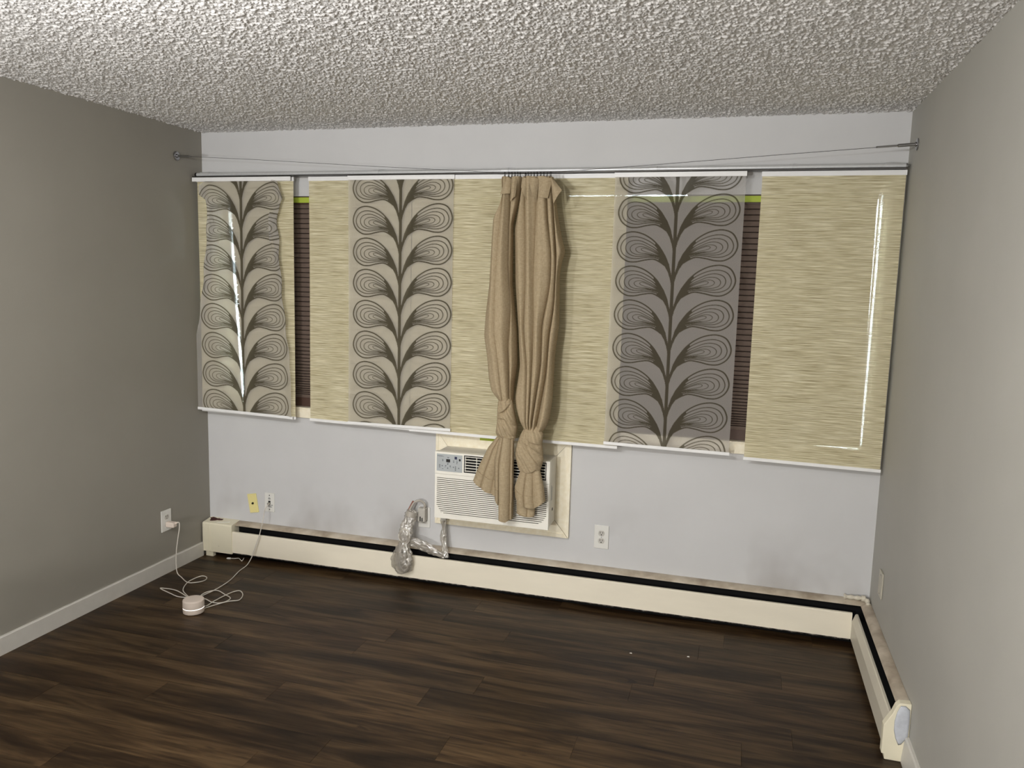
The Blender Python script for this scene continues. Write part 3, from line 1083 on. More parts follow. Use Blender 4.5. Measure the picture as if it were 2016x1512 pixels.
LL = [(1.869, 2.158), (1.842, 2.144), (1.854, 2.066), (1.835, 2.018), (1.798, 1.958), (1.793, 1.836), (1.787, 1.64), (1.770, 1.49), (1.764, 1.39), (1.782, 1.29), (1.796, 1.177), (1.812, 1.120), (1.850, 1.083), (1.868, 1.05)]
LR = [(1.947, 2.158), (1.924, 2.02), (1.901, 1.934), (1.906, 1.643), (1.933, 1.42), (1.940, 1.25), (1.928, 1.147), (1.930, 1.083), (1.925, 1.05)]
curtain('left brown linen curtain with a smaller knot and its tail fanned out leftwards', LL, LR,
        dict(z=(1.088, 0.878), L=[(1.870, 1.09), (1.858, 1.07), (1.857, 0.965), (1.850, 0.915), (1.868, 0.878)], R=[(1.926, 1.09), (1.935, 1.06), (1.960, 0.95), (1.955, 0.90), (1.943, 0.878)], wraps=[(0.22, -0.10, -1, 0.6), (0.50, 0.10, -1, 1), (0.68, 0.16, -0.4, 1), (0.86, 0.10, -0.2, 1)]),
        [dict(xl=[(0, 1.862), (0.3, 1.805), (0.7, 1.758), (1, 1.731)], xr=[(0, 1.92), (1, 1.905)], z_top=0.905, zbot=[(-1, 0.655), (-0.1, 0.605), (1, 0.575)], y0=-0.212, creases=[-0.45, 0.15, 0.6], bow=0.008, deep=0.026, hem=0.24),
         dict(xl=[(0, 1.872), (0.4, 1.845), (1, 1.853)], xr=[(0, 1.943), (1, 1.949)], z_top=0.90, zbot=[(-1, 0.585), (-0.42, 0.552), (-0.38, 0.503), (-0.3, 0.478), (0.4, 0.470), (1, 0.486)], y0=-0.226, creases=[-0.38, 0.72], bow=0.014, deep=0.034, hem=0.2)],
        [([(1.855, 2.027), (1.842, 1.836), (1.834, 1.641), (1.832, 1.419), (1.864, 1.196), (1.885, 1.071)], 0.3), ([(1.889, 1.98), (1.891, 1.74), (1.909, 1.546), (1.899, 1.348), (1.91, 1.199), (1.919, 1.074)], 0.75)],
        [[(1.87, 2.151), (1.9, 2.139), (1.897, 2.069), (1.851, 2.064)], [(1.900, 2.148), (1.930, 2.144), (1.926, 2.055), (1.902, 2.03)]],
        [1.853, 1.872, 1.888, 1.903, 1.917, 1.93], 3)

RL = [(1.952, 2.158), (1.932, 2.05), (1.905, 1.91), (1.917, 1.643), (1.941, 1.423), (1.953, 1.249), (1.935, 1.096), (1.943, 1.046), (1.966, 0.985), (1.992, 0.945), (2.008, 0.90)]
RR = [(2.089, 2.158), (2.100, 2.10), (2.108, 2.03), (2.120, 1.959), (2.141, 1.8645), (2.160, 1.805), (2.145, 1.7575), (2.137, 1.6855), (2.143, 1.456), (2.128, 1.308), (2.126, 1.084), (2.118, 1.009), (2.105, 0.962), (2.085, 0.935), (2.055, 0.90)]
curtain('right brown linen curtain, tied in a fat knot hanging in front of the air conditioner', RL, RR,
        dict(z=(0.962, 0.716), L=[(2.005, 0.962), (1.980, 0.92), (1.962, 0.869), (1.955, 0.816), (1.966, 0.758), (1.985, 0.716)], R=[(2.070, 0.962), (2.092, 0.925), (2.088, 0.88), (2.097, 0.795), (2.085, 0.75), (2.07, 0.716)], wraps=[(0.22, 0.20, -0.2, 1), (0.36, 0.24, -0.7, 1), (0.52, 0.28, -0.6, 1), (0.90, 0.0, -1, 0.6)]),
        [dict(xl=[(0, 1.985), (0.4, 1.962), (0.75, 1.961), (1, 1.964)], xr=[(0, 2.072), (1, 2.055)], z_top=0.735, zbot=[(-1, 0.512), (0.2, 0.500), (1, 0.503)], y0=-0.214, creases=[0.25], bow=0.010, deep=0.014, hem=0.02),
         dict(xl=[(0, 1.985), (0.3, 1.970), (0.65, 1.955), (1, 1.960)], xr=[(0, 2.082), (0.5, 2.102), (1, 2.114)], z_top=0.742, zbot=[(-1, 0.60), (-0.4, 0.560), (0.3, 0.553), (0.55, 0.566), (1, 0.592)], y0=-0.232, creases=[-0.28, 0.30], bow=0.012, deep=0.030, hem=0.32)],
        [([(1.965, 2.051), (1.976, 1.837), (1.982, 1.645), (1.979, 1.426), (2.0, 1.254), (2.008, 0.98), (2.015, 0.90)], 0.6),
         ([(2.02, 2.027), (2.021, 1.838), (2.022, 1.646), (2.028, 1.477), (2.028, 1.305), (2.024, 0.981), (2.025, 0.90)], 0.4),
         ([(2.068, 2.05), (2.075, 1.957), (2.100, 1.792), (2.098, 1.649), (2.066, 1.454), (2.068, 1.258), (2.040, 0.982), (2.035, 0.90)], 1.0),
         ([(2.100, 2.05), (2.108, 1.957), (2.126, 1.745), (2.122, 1.553), (2.1, 1.407), (2.092, 1.21), (2.062, 0.984), (2.045, 0.90)], 0.8)],
        [[(1.950, 2.146), (1.984, 2.139), (1.982, 2.034), (1.953, 2.097)], [(1.987, 2.143), (2.034, 2.138), (2.028, 2.028), (1.999, 2.092)], [(2.041, 2.149), (2.1, 2.138), (2.084, 2.045), (2.042, 2.05)], [(2.090, 2.145), (2.100, 2.140), (2.151, 2.082), (2.114, 2.019)]],
        [1.955, 1.969, 1.983, 1.998, 2.014, 2.03, 2.046, 2.062, 2.079], 5)

# ------------------------------------------------------------------ air conditioner and its wooden frame
trim = bpy.data.objects.new('trim_1', None)
link(trim, None, (1.818, -0.006, 0.343))
tag(trim, 'cream painted wooden frame boards round the air conditioner', kind='structure')
fx0, fx1, fz0, fz1 = 1.4485, 2.190, 0.343, 0.8615
ix0, ix1, iz0, iz1 = 1.514, 2.111, 0.433, 0.770


def board(a, b, c, d):
    """mitred board: outer edge a-b, inner edge c-d (x, z); raised outer lip, sloping face"""
    lip = 0.22
    pa = [(*a, -0.018), (*b, -0.018)]
    mid1 = tuple(a[i] + (d[i] - a[i]) * lip for i in (0, 1))
    mid2 = tuple(b[i] + (c[i] - b[i]) * lip for i in (0, 1))
    q = lambda p, y: (p[0], y, p[1])
    vs = [q(a, -0.0005), q(b, -0.0005), q(c, -0.0005), q(d, -0.0005), q(a, -0.019), q(b, -0.019), q(mid2, -0.019), q(mid1, -0.019), q(mid2, -0.0155), q(mid1, -0.0155), q(c, -0.011), q(d, -0.011)]
    return MB().add(vs, [(0, 1, 2, 3), (4, 7, 6, 5), (7, 9, 8, 6), (9, 11, 10, 8), (0, 4, 5, 1), (3, 2, 10, 11), (0, 3, 11, 9, 7, 4), (1, 5, 6, 8, 10, 2)])


g = 0.0014
part('frame_board', board((fx0, fz1), (fx1, fz1), (ix1 - g, iz1), (ix0 + g, iz1)), 'woodtrim', trim)
part('frame_board', board((fx1, fz1), (fx1, fz0), (ix1, iz0 + g), (ix1, iz1 - g)), 'woodtrim', trim)
part('frame_board', board((fx1 - 2 * g, fz0), (fx0, fz0), (ix0 + g, iz0), (ix1 - 2 * g, iz0)), 'woodtrim', trim)
part('frame_board', board((fx0, fz0), (fx0, fz1), (ix0, iz1 - g), (ix0, iz0 + g)), 'woodtrim', trim)
t = part('tape_scrap', MB().box(1.697, 1.78, -0.0195, -0.0190, 0.822, 0.834), 'tape', None, (1.74, -0.019, 0.828))
tag(t, 'short scrap of green tape stuck on the frame above the air conditioner', 'tape')

ac = thing('air_conditioner', (1.813, -0.09, 0.425), 'off white through-wall air conditioner below the window', 'air conditioner')
ax0, ax1, az0, az1, ay = 1.508, 2.1175, 0.426, 0.778, -0.177
part('casing', MB().box(ax0 + 0.004, ax1 - 0.004, ay + 0.03, -0.0125, az0 + 0.004, az1 - 0.003), 'ac_side', ac, bevel=0.004)
fp = MB()
cx0, cx1, cz0, cz1 = 1.5175, 1.6575, 0.677, 0.768         # control panel pocket
vx0, vx1, vz0, vz1 = 1.6665, 2.1005, 0.680, 0.770         # air outlet
gz1, gz0 = 0.642, 0.446
fp.box(ax0, ax1, ay, ay + 0.032, vz1, az1)
fp.box(ax0, vx0, ay, ay + 0.032, vz0, vz1).box(vx1, ax1, ay, ay + 0.032, vz0, vz1)
fp.box(ax0, ax1, ay, ay + 0.032, 0.663, vz0)
part('front_frame', fp, 'ac', ac)
fl = MB()
fl.box(ax0, ax1, ay + 0.0015, ay + 0.03, gz1, 0.6615).box(ax0, ax1, ay + 0.0015, ay + 0.03, az0, gz0)
fl.box(ax0, ax0 + 0.011, ay + 0.0015, ay + 0.03, gz0, gz1).box(ax1 - 0.011, ax1, ay + 0.0015, ay + 0.03, gz0, gz1)
pitch = (gz1 - gz0) / 19
for i, ex in ((15, 0.007), (16, 0.013), (17, 0.022), (18, 0.038)):
    za = gz1 - pitch * (i + 1)
    fl.box(ax0 + 0.011, ax0 + 0.011 + ex, ay + 0.0015, ay + 0.03, za, za + pitch)
    fl.box(ax1 - 0.011 - ex, ax1 - 0.011, ay + 0.0015, ay + 0.03, za, za + pitch)
part('intake_frame', fl, 'ac', ac)
part('intake_backing', MB().box(ax0 + 0.005, ax1 - 0.005, ay + 0.0165, ay + 0.029, gz0, gz1), 'grille_dark', ac)
sl = MB()
for i in range(19):
    za = gz1 - pitch * (i + 1)
    sl.add([(x, y, z) for x in (ax0 + 0.0105, ax1 - 0.0105) for (y, z) in ((ay + 0.002, za + 0.0003), (ay + 0.002, za + 0.0068), (ay + 0.007, za + 0.0066), (ay + 0.007, za + 0.0003))],
           [(0, 1, 2, 3), (7, 6, 5, 4), (0, 4, 5, 1), (1, 5, 6, 2), (2, 6, 7, 3), (3, 7, 4, 0)])
tag(part('intake_slats', sl, 'ac', ac), kind='stuff')
part('outlet_recess', MB().box(vx0, vx1, ay + 0.022, ay + 0.0315, vz0, vz1), 'black', ac)
ofr = MB()
ofr.box(vx0, vx1, ay - 0.0006, ay + 0.02, vz1 - 0.0035, vz1).box(vx0, vx1, ay - 0.0006, ay + 0.02, vz0, vz0 + 0.0035)
ofr.box(vx0, vx0 + 0.0035, ay - 0.0006, ay + 0.02, vz0, vz1).box(vx1 - 0.0035, vx1, ay - 0.0006, ay + 0.02, vz0, vz1)
part('outlet_rim', ofr, 'slot', ac)
for i in range(6):
    z = vz0 + 0.008 + i * (vz1 - vz0 - 0.016) / 5
    part('louver', MB().box(vx0 + 0.004, vx1 - 0.004, ay + 0.001, ay + 0.012, z - 0.0016, z + 0.0016), 'ac', ac)
for i in range(8):
    x = vx0 + 0.006 + i * (vx1 - vx0 - 0.012) / 7
    part('louver_rib', MB().box(x - 0.0012, x + 0.0012, ay + 0.002, ay + 0.014, vz0 + 0.005, vz1 - 0.005), 'ac', ac)
cp = part('control_panel', MB().box(cx0, cx1, ay - 0.0012, ay + 0.002, cz0, cz1), 'panel', ac, bevel=0.0008)


def cpt(px, py):                # panel layout in its own 300 x 222 units
    return cx0 + px / 300 * (cx1 - cx0), cz1 - py / 222 * (cz1 - cz0)


def chip(name, px, py, w, h, mat, parent=cp):
    x, z = cpt(px, py)
    k = (cx1 - cx0) / 300
    part(name, MB().box(x - w * k / 2, x + w * k / 2, ay - 0.0017, ay - 0.0010, z - h * k / 2, z + h * k / 2), mat, parent)


chip('display', 135, 82, 46, 34, 'slot')
chip('sticker', 224, 40, 28, 30, 'navy')
chip('sticker', 271, 62, 20, 24, 'slot')
for px, py in ((130, 127), (66, 152), (107, 150), (160, 150), (130, 178), (200, 92), (240, 92), (72, 86), (198, 160), (260, 168)):
    part('button', MB().lathe([(0.0034, 0), (0.0034, -0.0006), (0.0028, -0.001)], (*[cpt(px, py)[0]], ay - 0.0011, cpt(px, py)[1]), 1, 14), 'grey_ink', cp)
ink = MB()
k = (cx1 - cx0) / 300
for px, py, w, h in ([(16, 27, 10, 7), (28, 29, 8, 5), (38, 28, 9, 6), (48, 29, 7, 5), (57, 28, 8, 6), (68, 29, 9, 5), (80, 33, 6, 4)]
                     + [(36, 140 + 11 * q, 16, 4) for q in range(4)] + [(222, 150 + 12 * q, 12, 5) for q in range(5)]
                     + [(135, 38, 24, 4), (135, 50, 14, 3), (135, 112, 18, 4), (70, 70, 16, 4), (200, 74, 14, 4), (238, 76, 14, 4), (72, 190, 14, 4), (238, 110, 10, 6), (100, 168, 10, 3), (164, 168, 10, 3)]):
    x, z = cpt(px, py)
    ink.box(x - w * k / 2, x + w * k / 2, ay - 0.0015, ay - 0.0010, z - h * k / 2, z + h * k / 2)
tag(part('panel_print', ink, 'ink', cp), kind='stuff')
part('side_label', MB().box(ax1 - 0.0042, ax1 - 0.0036, -0.085, -0.065, 0.50, 0.515), 'slot', ac)
part('side_vents', MB().box(ax1 - 0.0042, ax1 - 0.0036, -0.11, -0.105, 0.56, 0.64).box(ax1 - 0.0042, ax1 - 0.0036, -0.095, -0.09, 0.56, 0.63), 'grey_ink', ac)
part('foot', MB().box(1.5095, 1.523, -0.034, -0.014, 0.4085, 0.4298), 'ac', ac, bevel=0.002)


# ------------------------------------------------------------------ wall plates
def back_plate(x0, x1, z0, z1, mat, name, label, cat, tilt=0.0, group=None, th=0.006):
    c = ((x0 + x1) / 2, 0, (z0 + z1) / 2)
    t = thing(name, c, label, cat, group)
    part('cover_plate', MB().box(x0, x1, -th, -0.0005, z0, z1), mat, t, bevel=0.0015)
    t.rotation_euler = (0, tilt, 0)
    return t, c


def duplex(parent, c, y):
    """two receptacle faces with slots, on a plate facing -y"""
    for dz in (0.020, -0.020):
        prof = [(c[0] + 0.0165 * math.cos(a), c[2] + dz + max(-0.0135, min(0.0135, 0.0175 * math.sin(a)))) for a in np.linspace(0, 2 * PI, 20, endpoint=False)]
        f = part('receptacle', MB().prism(prof, 1, y - 0.0018, y + 0.001), 'receptacle', parent)
        s = MB().box(c[0] - 0.0078, c[0] - 0.0052, y - 0.0024, y - 0.0015, c[2] + dz - 0.001, c[2] + dz + 0.0085)
        s.box(c[0] + 0.0052, c[0] + 0.0078, y - 0.0024, y - 0.0015, c[2] + dz, c[2] + dz + 0.008)
        s.lathe([(0.0032, 0), (0.0032, -0.0008)], (c[0], y - 0.0015, c[2] + dz - 0.0075), 1, 10)
        part('slots', s, 'slot', f)
    part('screw', MB().lathe([(0.003, 0), (0.0026, -0.0008)], (c[0], y, c[2]), 1, 12), 'steel', parent)


t, c = back_plate(2.324, 2.3985, 0.306, 0.428, 'plate', 'wall_outlet', 'white double outlet low on the end wall, right of the air conditioner', 'outlet')
duplex(t, c, -0.006)
t, c = back_plate(1.347, 1.414, 0.306, 0.420, 'plate', 'wall_outlet', 'white outlet plate behind the power plug, left of the air conditioner', 'outlet')
duplex(t, c, -0.006)
t, c = back_plate(0.2705, 0.330, 0.271, 0.384, 'ivory', 'coax_plate', 'ivory cable jack plate hanging crooked on the end wall', 'wall plate', -0.17)
part('coax_jack', MB().lathe([(0.0065, 0), (0.0065, -0.003), (0.0045, -0.003), (0.0045, -0.008)], (c[0], -0.006, c[2]), 1, 16), 'dark_metal', t)
for dz in (0.042, -0.042):
    part('screw', MB().lathe([(0.003, 0), (0.0026, -0.0008)], (c[0], -0.006, c[2] + dz), 1, 12), 'ivory', t)
t, c = back_plate(0.3795, 0.443, 0.288, 0.400, 'plate', 'network_plate', 'white network jack plate with printed lines on the end wall', 'wall plate')
part('network_jack', MB().box(c[0] - 0.007, c[0] + 0.007, -0.0075, -0.0055, c[2] - 0.004, c[2] + 0.010).box(c[0] - 0.003, c[0] + 0.008, -0.0075, -0.0055, c[2] - 0.008, c[2] - 0.003), 'slot', t)
for dz in (0.042, -0.042):
    part('screw', MB().lathe([(0.0035, 0), (0.003, -0.0008)], (c[0], -0.006, c[2] + dz), 1, 12), 'dark_metal', t)
pr = MB()
for dx, dz, w in ((-0.001, 0.028, 0.012), (0.0, 0.023, 0.016), (0.0, 0.019, 0.014), (0.007, -0.014, 0.032), (-0.008, -0.011, 0.02), (0.004, -0.019, 0.036), (-0.002, -0.024, 0.03), (0.008, -0.028, 0.02)):
    pr.box(c[0] + dx - w / 2, c[0] + dx + w / 2, -0.0063, -0.0058, c[2] + dz - 0.001, c[2] + dz + 0.001)
part('printed_lines', pr, 'ink', t)

# left wall outlet with the plug-in charger
lo = thing('wall_outlet', (0, -0.379, 0.299), 'white double outlet on the left wall with a charger in its lower socket', 'outlet')
part('cover_plate', MB().box(0.0005, 0.006, -0.4175, -0.341, 0.239, 0.358), 'plate', lo, bevel=0.0015)
for dz in (0.020, -0.020):
    prof = [(-0.379 + 0.0165 * math.cos(a), 0.299 + dz + max(-0.0135, min(0.0135, 0.0175 * math.sin(a)))) for a in np.linspace(0, 2 * PI, 20, endpoint=False)]
    f = part('receptacle', MB().prism(prof, 0, 0.005, 0.0078), 'receptacle', lo)
    part('slots', MB().box(0.0075, 0.0084, -0.3868, -0.3842, 0.299 + dz, 0.299 + dz + 0.008).box(0.0075, 0.0084, -0.3738, -0.3712, 0.299 + dz, 0.299 + dz + 0.008).box(0.0075, 0.0084, -0.381, -0.377, 0.299 + dz - 0.010, 0.299 + dz - 0.006), 'slot', f)

# right wall plate
rp = thing('wall_plate', (W, -0.264, 0.386), 'old beige plate on the right wall above the heater corner', 'wall plate')
part('cover_plate', MB().box(W - 0.007, W - 0.0005, -0.303, -0.225, 0.330, 0.444), 'beigeplate', rp, bevel=0.002)
for dz in (0.042, -0.042):
    part('screw', MB().lathe([(0.003, 0), (0.0026, -0.0008)], (W - 0.007, -0.264, 0.386 + dz), 0, 12), 'dark_metal', rp)

# ------------------------------------------------------------------ baseboard heaters
hb = thing('baseboard_heater', (1.82, -0.04, 0), 'long cream baseboard heater under the window', 'heater')
HD = 0.079
prof = [(-HD, 0.0385), (-HD, 0.160), (-HD + 0.003, 0.1635), (-HD + 0.016, 0.1635), (-HD + 0.016, 0.1615), (-HD + 0.005, 0.160), (-HD + 0.002, 0.157), (-HD + 0.002, 0.0385)]
part('front_panel', MB().prism(prof, 0, 0.195, W - HD), 'cream', hb)
prof = [(-0.0006, 0.0), (-0.0006, 0.2115), (-0.006, 0.2125), (-0.030, 0.2095), (-0.046, 0.2015), (-0.0505, 0.1935), (-0.048, 0.1930), (-0.044, 0.1985), (-0.029, 0.2065), (-0.004, 0.2085), (-0.003, 0.0)]
part('top_cover', MB().prism(prof, 0, 0.195, W - 0.004), 'cover', hb, smooth='auto')
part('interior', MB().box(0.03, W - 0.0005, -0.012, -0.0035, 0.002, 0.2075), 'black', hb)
part('fin_element', MB().box(0.21, W - 0.10, -0.066, -0.014, 0.062, 0.142), 'fin', hb)
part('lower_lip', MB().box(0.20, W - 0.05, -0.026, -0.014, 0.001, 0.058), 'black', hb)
part('dusty_ledge', MB().prism([(-0.0775, 0.0385), (-0.0775, 0.0345), (-0.073, 0.030), (-0.068, 0.030), (-0.068, 0.0385)], 0, 0.21, W - 0.085), 'dust', hb)
cap = MB().prism([(-0.0845, 0.030), (-0.0845, 0.198), (-0.080, 0.204), (-0.003, 0.2145), (-0.001, 0.2145), (-0.001, 0.030)], 0, 0.008, 0.207)
cap.box(0.026, 0.076, -0.080, -0.055, 0.0005, 0.030)
cap = part('end_cap', cap, 'cap', hb, bevel=0.0015)
part('raised_seam', MB().box(0.046, 0.052, -0.0862, -0.0840, 0.032, 0.196).box(0.066, 0.069, -0.0856, -0.0840, 0.032, 0.196), 'cap', cap)
rs = MB()
ring = []
for i in range(26):
    a = 2 * PI * i / 26
    r_ = 1 + 0.28 * math.sin(3 * a + 1) + 0.18 * random.uniform(-1, 1)
    x, y = 0.058 + 0.040 * r_ * math.cos(a), -0.030 + 0.020 * r_ * math.sin(a)
    ring.append((max(0.010, x), min(-0.003, y)))
zt = lambda y: 0.2145 + (y + 0.003) * (0.0105 / 0.077)
vs = [(x, y, zt(y) - 0.001) for x, y in ring] + [(x, y, zt(y) + 0.0012) for x, y in ring]
n = 26
rs.add(vs, [(i, (i + 1) % n, n + (i + 1) % n, n + i) for i in range(n)] + [tuple(range(n))[::-1], tuple(range(n, 2 * n))])
part('rust_patch', rs, 'rust', cap)
part('loose_flake', MB().add([(0.10, -0.07, 0.2045), (0.165, -0.05, 0.2085), (0.17, -0.045, 0.2095), (0.108, -0.064, 0.2055), (0.10, -0.07, 0.2065), (0.165, -0.05, 0.211), (0.17, -0.045, 0.2125), (0.108, -0.064, 0.208)], [(3, 2, 1, 0), (4, 5, 6, 7), (0, 1, 5, 4), (1, 2, 6, 5), (2, 3, 7, 6), (3, 0, 4, 7)]), 'chip', cap)
# damp wadded pipe cover at the corner
part('corner_pipe', MB().tube(smooth_path([(3.530, -0.022, 0.2205), (3.555, -0.024, 0.2215), (3.585, -0.026, 0.2225), (3.612, -0.030, 0.2245), (3.628, -0.050, 0.2235), (3.630, -0.078, 0.214)], 5), [0.010 + 0.0022 * math.sin(i * 1.3) + (0.002 if i in (0, 1, 15, 16) else 0) for i in range(26)], 14), 'grey_cream', hb, smooth=True)
part('pipe_collar', MB().lathe([(0.011, -0.008), (0.0145, -0.008), (0.0145, 0.008), (0.011, 0.008)], (3.614, -0.031, 0.2245), 0, 16), 'grey_cream', hb, smooth='auto')

hr = thing('baseboard_heater', (W - 0.04, -0.54, 0), 'short greyish baseboard heater along the right wall', 'heater')
q = lambda y, z: (W + y, z)
prof = [q(-HD, 0.040), q(-HD, 0.126), q(-HD + 0.012, 0.160), q(-HD + 0.016, 0.1635), q(-HD + 0.024, 0.1635), q(-HD + 0.024, 0.1615), q(-HD + 0.017, 0.160), q(-HD + 0.002, 0.125), q(-HD + 0.002, 0.040)]
part('front_panel', MB().prism(prof, 1, -HD - 0.001, -0.992), 'grey_cream', hr)
prof = [q(-0.0006, 0.0), q(-0.0006, 0.2135), q(-0.006, 0.2145), q(-0.030, 0.2105), q(-0.040, 0.2015), q(-0.0425, 0.1935), q(-0.040, 0.1930), q(-0.037, 0.1985), q(-0.029, 0.2065), q(-0.004, 0.2095), q(-0.003, 0.0)]
part('top_cover', MB().prism(prof, 1, -0.052, -0.992), 'cover', hr, smooth='auto')
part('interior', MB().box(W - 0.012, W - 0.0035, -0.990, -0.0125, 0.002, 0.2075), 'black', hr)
part('fin_element', MB().box(W - 0.062, W - 0.014, -0.96, -0.10, 0.062, 0.142), 'fin', hr)
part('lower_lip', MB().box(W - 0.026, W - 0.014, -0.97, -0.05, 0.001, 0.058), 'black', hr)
ec = MB().prism([q(-0.0855, 0.022), q(-0.0855, 0.128), q(-0.060, 0.176), q(-0.050, 0.205), q(-0.038, 0.2185), q(-0.001, 0.2205), q(-0.001, 0.0005), q(-0.074, 0.0005), q(-0.076, 0.020)], 1, -0.972, -1.003)
ec = part('end_cap', ec, 'cap', hr, bevel=0.002)
pt = MB()
ring = [(-0.046, 0.185), (-0.052, 0.15), (-0.051, 0.115), (-0.044, 0.085), (-0.033, 0.062), (-0.024, 0.066), (-0.012, 0.085), (-0.004, 0.10), (-0.003, 0.16), (-0.005, 0.20), (-0.02, 0.212), (-0.036, 0.210)]
vs, n = [], len(ring)
for yy, sc in ((-1.0032, 1.0), (-1.0062, 0.90), (-1.0072, 0.6)):
    vs += [(W - 0.026 + (a + 0.026) * sc, yy, 0.14 + (b - 0.14) * sc) for a, b in ring]
pt.add(vs, [(L * n + i, L * n + (i + 1) % n, (L + 1) * n + (i + 1) % n, (L + 1) * n + i) for L in (0, 1) for i in range(n)] + [tuple(range(n))[::-1], tuple(range(2 * n, 3 * n))])
part('putty_patch', pt, 'putty', ec, smooth=True)

# ------------------------------------------------------------------ air conditioner power cord wrapped in plastic film
pc = thing('power_cord', (1.36, -0.03, 0.385), 'grey air conditioner cord bundled in clear plastic, plugged in left of the unit', 'power cord')
plug = part('plug', MB().box(1.358, 1.402, -0.048, -0.0085, 0.347, 0.424), 'plug', pc, bevel=0.006, segs=3)
part('plug_button', MB().box(1.372, 1.378, -0.0495, -0.0478, 0.352, 0.378).box(1.383, 1.389, -0.0495, -0.0478, 0.352, 0.372), 'slot', plug)
part('cable', MB().tube(smooth_path([(1.392, -0.034, 0.420), (1.396, -0.038, 0.445), (1.380, -0.044, 0.463), (1.360, -0.05, 0.465), (1.340, -0.055, 0.452), (1.325, -0.058, 0.425), (1.312, -0.064, 0.395), (1.305, -0.075, 0.36), (1.305, -0.088, 0.325)]), 0.0062, 12), 'greycable', pc, smooth=True)
part('cable_sleeve', MB().tube(smooth_path([(1.334, -0.048, 0.462), (1.327, -0.051, 0.449), (1.316, -0.057, 0.424), (1.308, -0.062, 0.405)]), [0.002, 0.003] + [0.0042] * 23, 10), 'redwire', pc, smooth=True)
part('cable', MB().tube(smooth_path([(1.512, -0.05, 0.425), (1.512, -0.052, 0.36), (1.514, -0.056, 0.30), (1.521, -0.064, 0.24), (1.530, -0.085, 0.195), (1.50, -0.088, 0.188), (1.44, -0.084, 0.207), (1.39, -0.082, 0.225), (1.345, -0.086, 0.240), (1.318, -0.092, 0.238)]), 0.0055, 12), 'greycable', pc, smooth=True)
# coil loops of the hanging bundle
for dx, dy, w, zt_, zb_ in ((0.0, 0.0, 0.028, 0.322, 0.235), (0.004, -0.010, 0.031, 0.318, 0.238), (-0.003, -0.006, 0.022, 0.312, 0.24)):
    pts = [(1.312 + dx + w * math.cos(a) * (1 - 0.25 * math.cos(a)) , -0.098 + dy, (zt_ + zb_) / 2 + (zt_ - zb_) / 2 * math.sin(a)) for a in np.linspace(-PI / 2, 1.5 * PI, 30)]
    part('coil_loop', MB().tube(pts, 0.0045, 8), 'cable', pc, smooth=True)
for dx, dy, w, zt_, zb_ in ((0.0, 0.0, 0.046, 0.240, 0.085), (0.006, -0.010, 0.040, 0.245, 0.080), (-0.012, -0.006, 0.030, 0.24, 0.105), (0.012, -0.016, 0.034, 0.235, 0.092)):
    pts = []
    for a in np.linspace(-PI / 2, 1.5 * PI, 36):
        sz = math.sin(a)
        wid = w * (0.45 + 0.55 * (1 - (sz * 0.5 + 0.5) ** 1.6))
        pts.append((1.303 + dx + wid * math.cos(a), -0.104 + dy, (zt_ + zb_) / 2 + (zt_ - zb_) / 2 * sz))
    part('coil_loop', MB().tube(pts, 0.0045, 8), 'greycable', pc, smooth=True)


def film(path, rad, flat, seed, n=40):
    """crumpled plastic tube round a path; flat squashes it front to back"""
    rs_ = np.random.default_rng(seed)
    P = smooth_path(path, 7)
    R_ = np.interp(np.linspace(0, len(rad) - 1, len(P)), range(len(rad)), rad)
    th = np.linspace(0, 2 * PI, n, endpoint=False)
    ph = rs_.uniform(0, 6, 6)
    rows = []
    for i, p in enumerate(P):
        d = (P[min(i + 1, len(P) - 1)] - P[max(i - 1, 0)]).normalized()
        a = d.cross(Vector((0, 1, 0))).normalized()
        b = Vector((0, 1, 0))
        w = 1 + 0.10 * np.sin(5 * th + ph[0] + i * 0.45) + 0.07 * np.sin(9 * th + ph[1] - i * 0.8) + 0.05 * np.sin(3 * th + i * 1.7)
        rows.append([tuple(p + a * (R_[i] * w[k] * math.cos(th[k])) + b * (R_[i] * flat * w[k] * math.sin(th[k]))) for k in range(n)])
    return MB().grid(np.array(rows), closed=True)


part('plastic_wrap', film([(1.336, -0.064, 0.415), (1.330, -0.068, 0.385), (1.322, -0.078, 0.355), (1.316, -0.092, 0.330), (1.313, -0.104, 0.29), (1.309, -0.108, 0.245), (1.303, -0.112, 0.19), (1.301, -0.115, 0.13), (1.312, -0.114, 0.082), (1.315, -0.112, 0.072)],
                          [0.026, 0.034, 0.030, 0.033, 0.038, 0.024, 0.050, 0.062, 0.040, 0.008], 0.40, 2), 'film', pc, smooth=True)
part('plastic_wrap', film([(1.328, -0.092, 0.238), (1.36, -0.090, 0.244), (1.41, -0.088, 0.232), (1.455, -0.088, 0.214), (1.50, -0.088, 0.198), (1.535, -0.086, 0.188)], [0.018, 0.026, 0.028, 0.024, 0.015, 0.017], 0.45, 5), 'film', pc, smooth=True)
part('plastic_wrap', film([(1.512, -0.052, 0.405), (1.513, -0.054, 0.372), (1.517, -0.056, 0.335), (1.514, -0.058, 0.29), (1.524, -0.066, 0.24), (1.533, -0.084, 0.205), (1.536, -0.088, 0.182)], [0.016, 0.017, 0.010, 0.018, 0.015, 0.020, 0.024], 0.5, 9), 'film', pc, smooth=True)
part('tape_band', MB().tube([(1.334, -0.066, 0.408), (1.328, -0.070, 0.380)], [0.027, 0.029], 18), 'greycable', pc, smooth='auto')
part('cord_clip', MB().box(1.498, 1.530, -0.064, -0.044, 0.375, 0.4235), 'plug', pc, bevel=0.003)

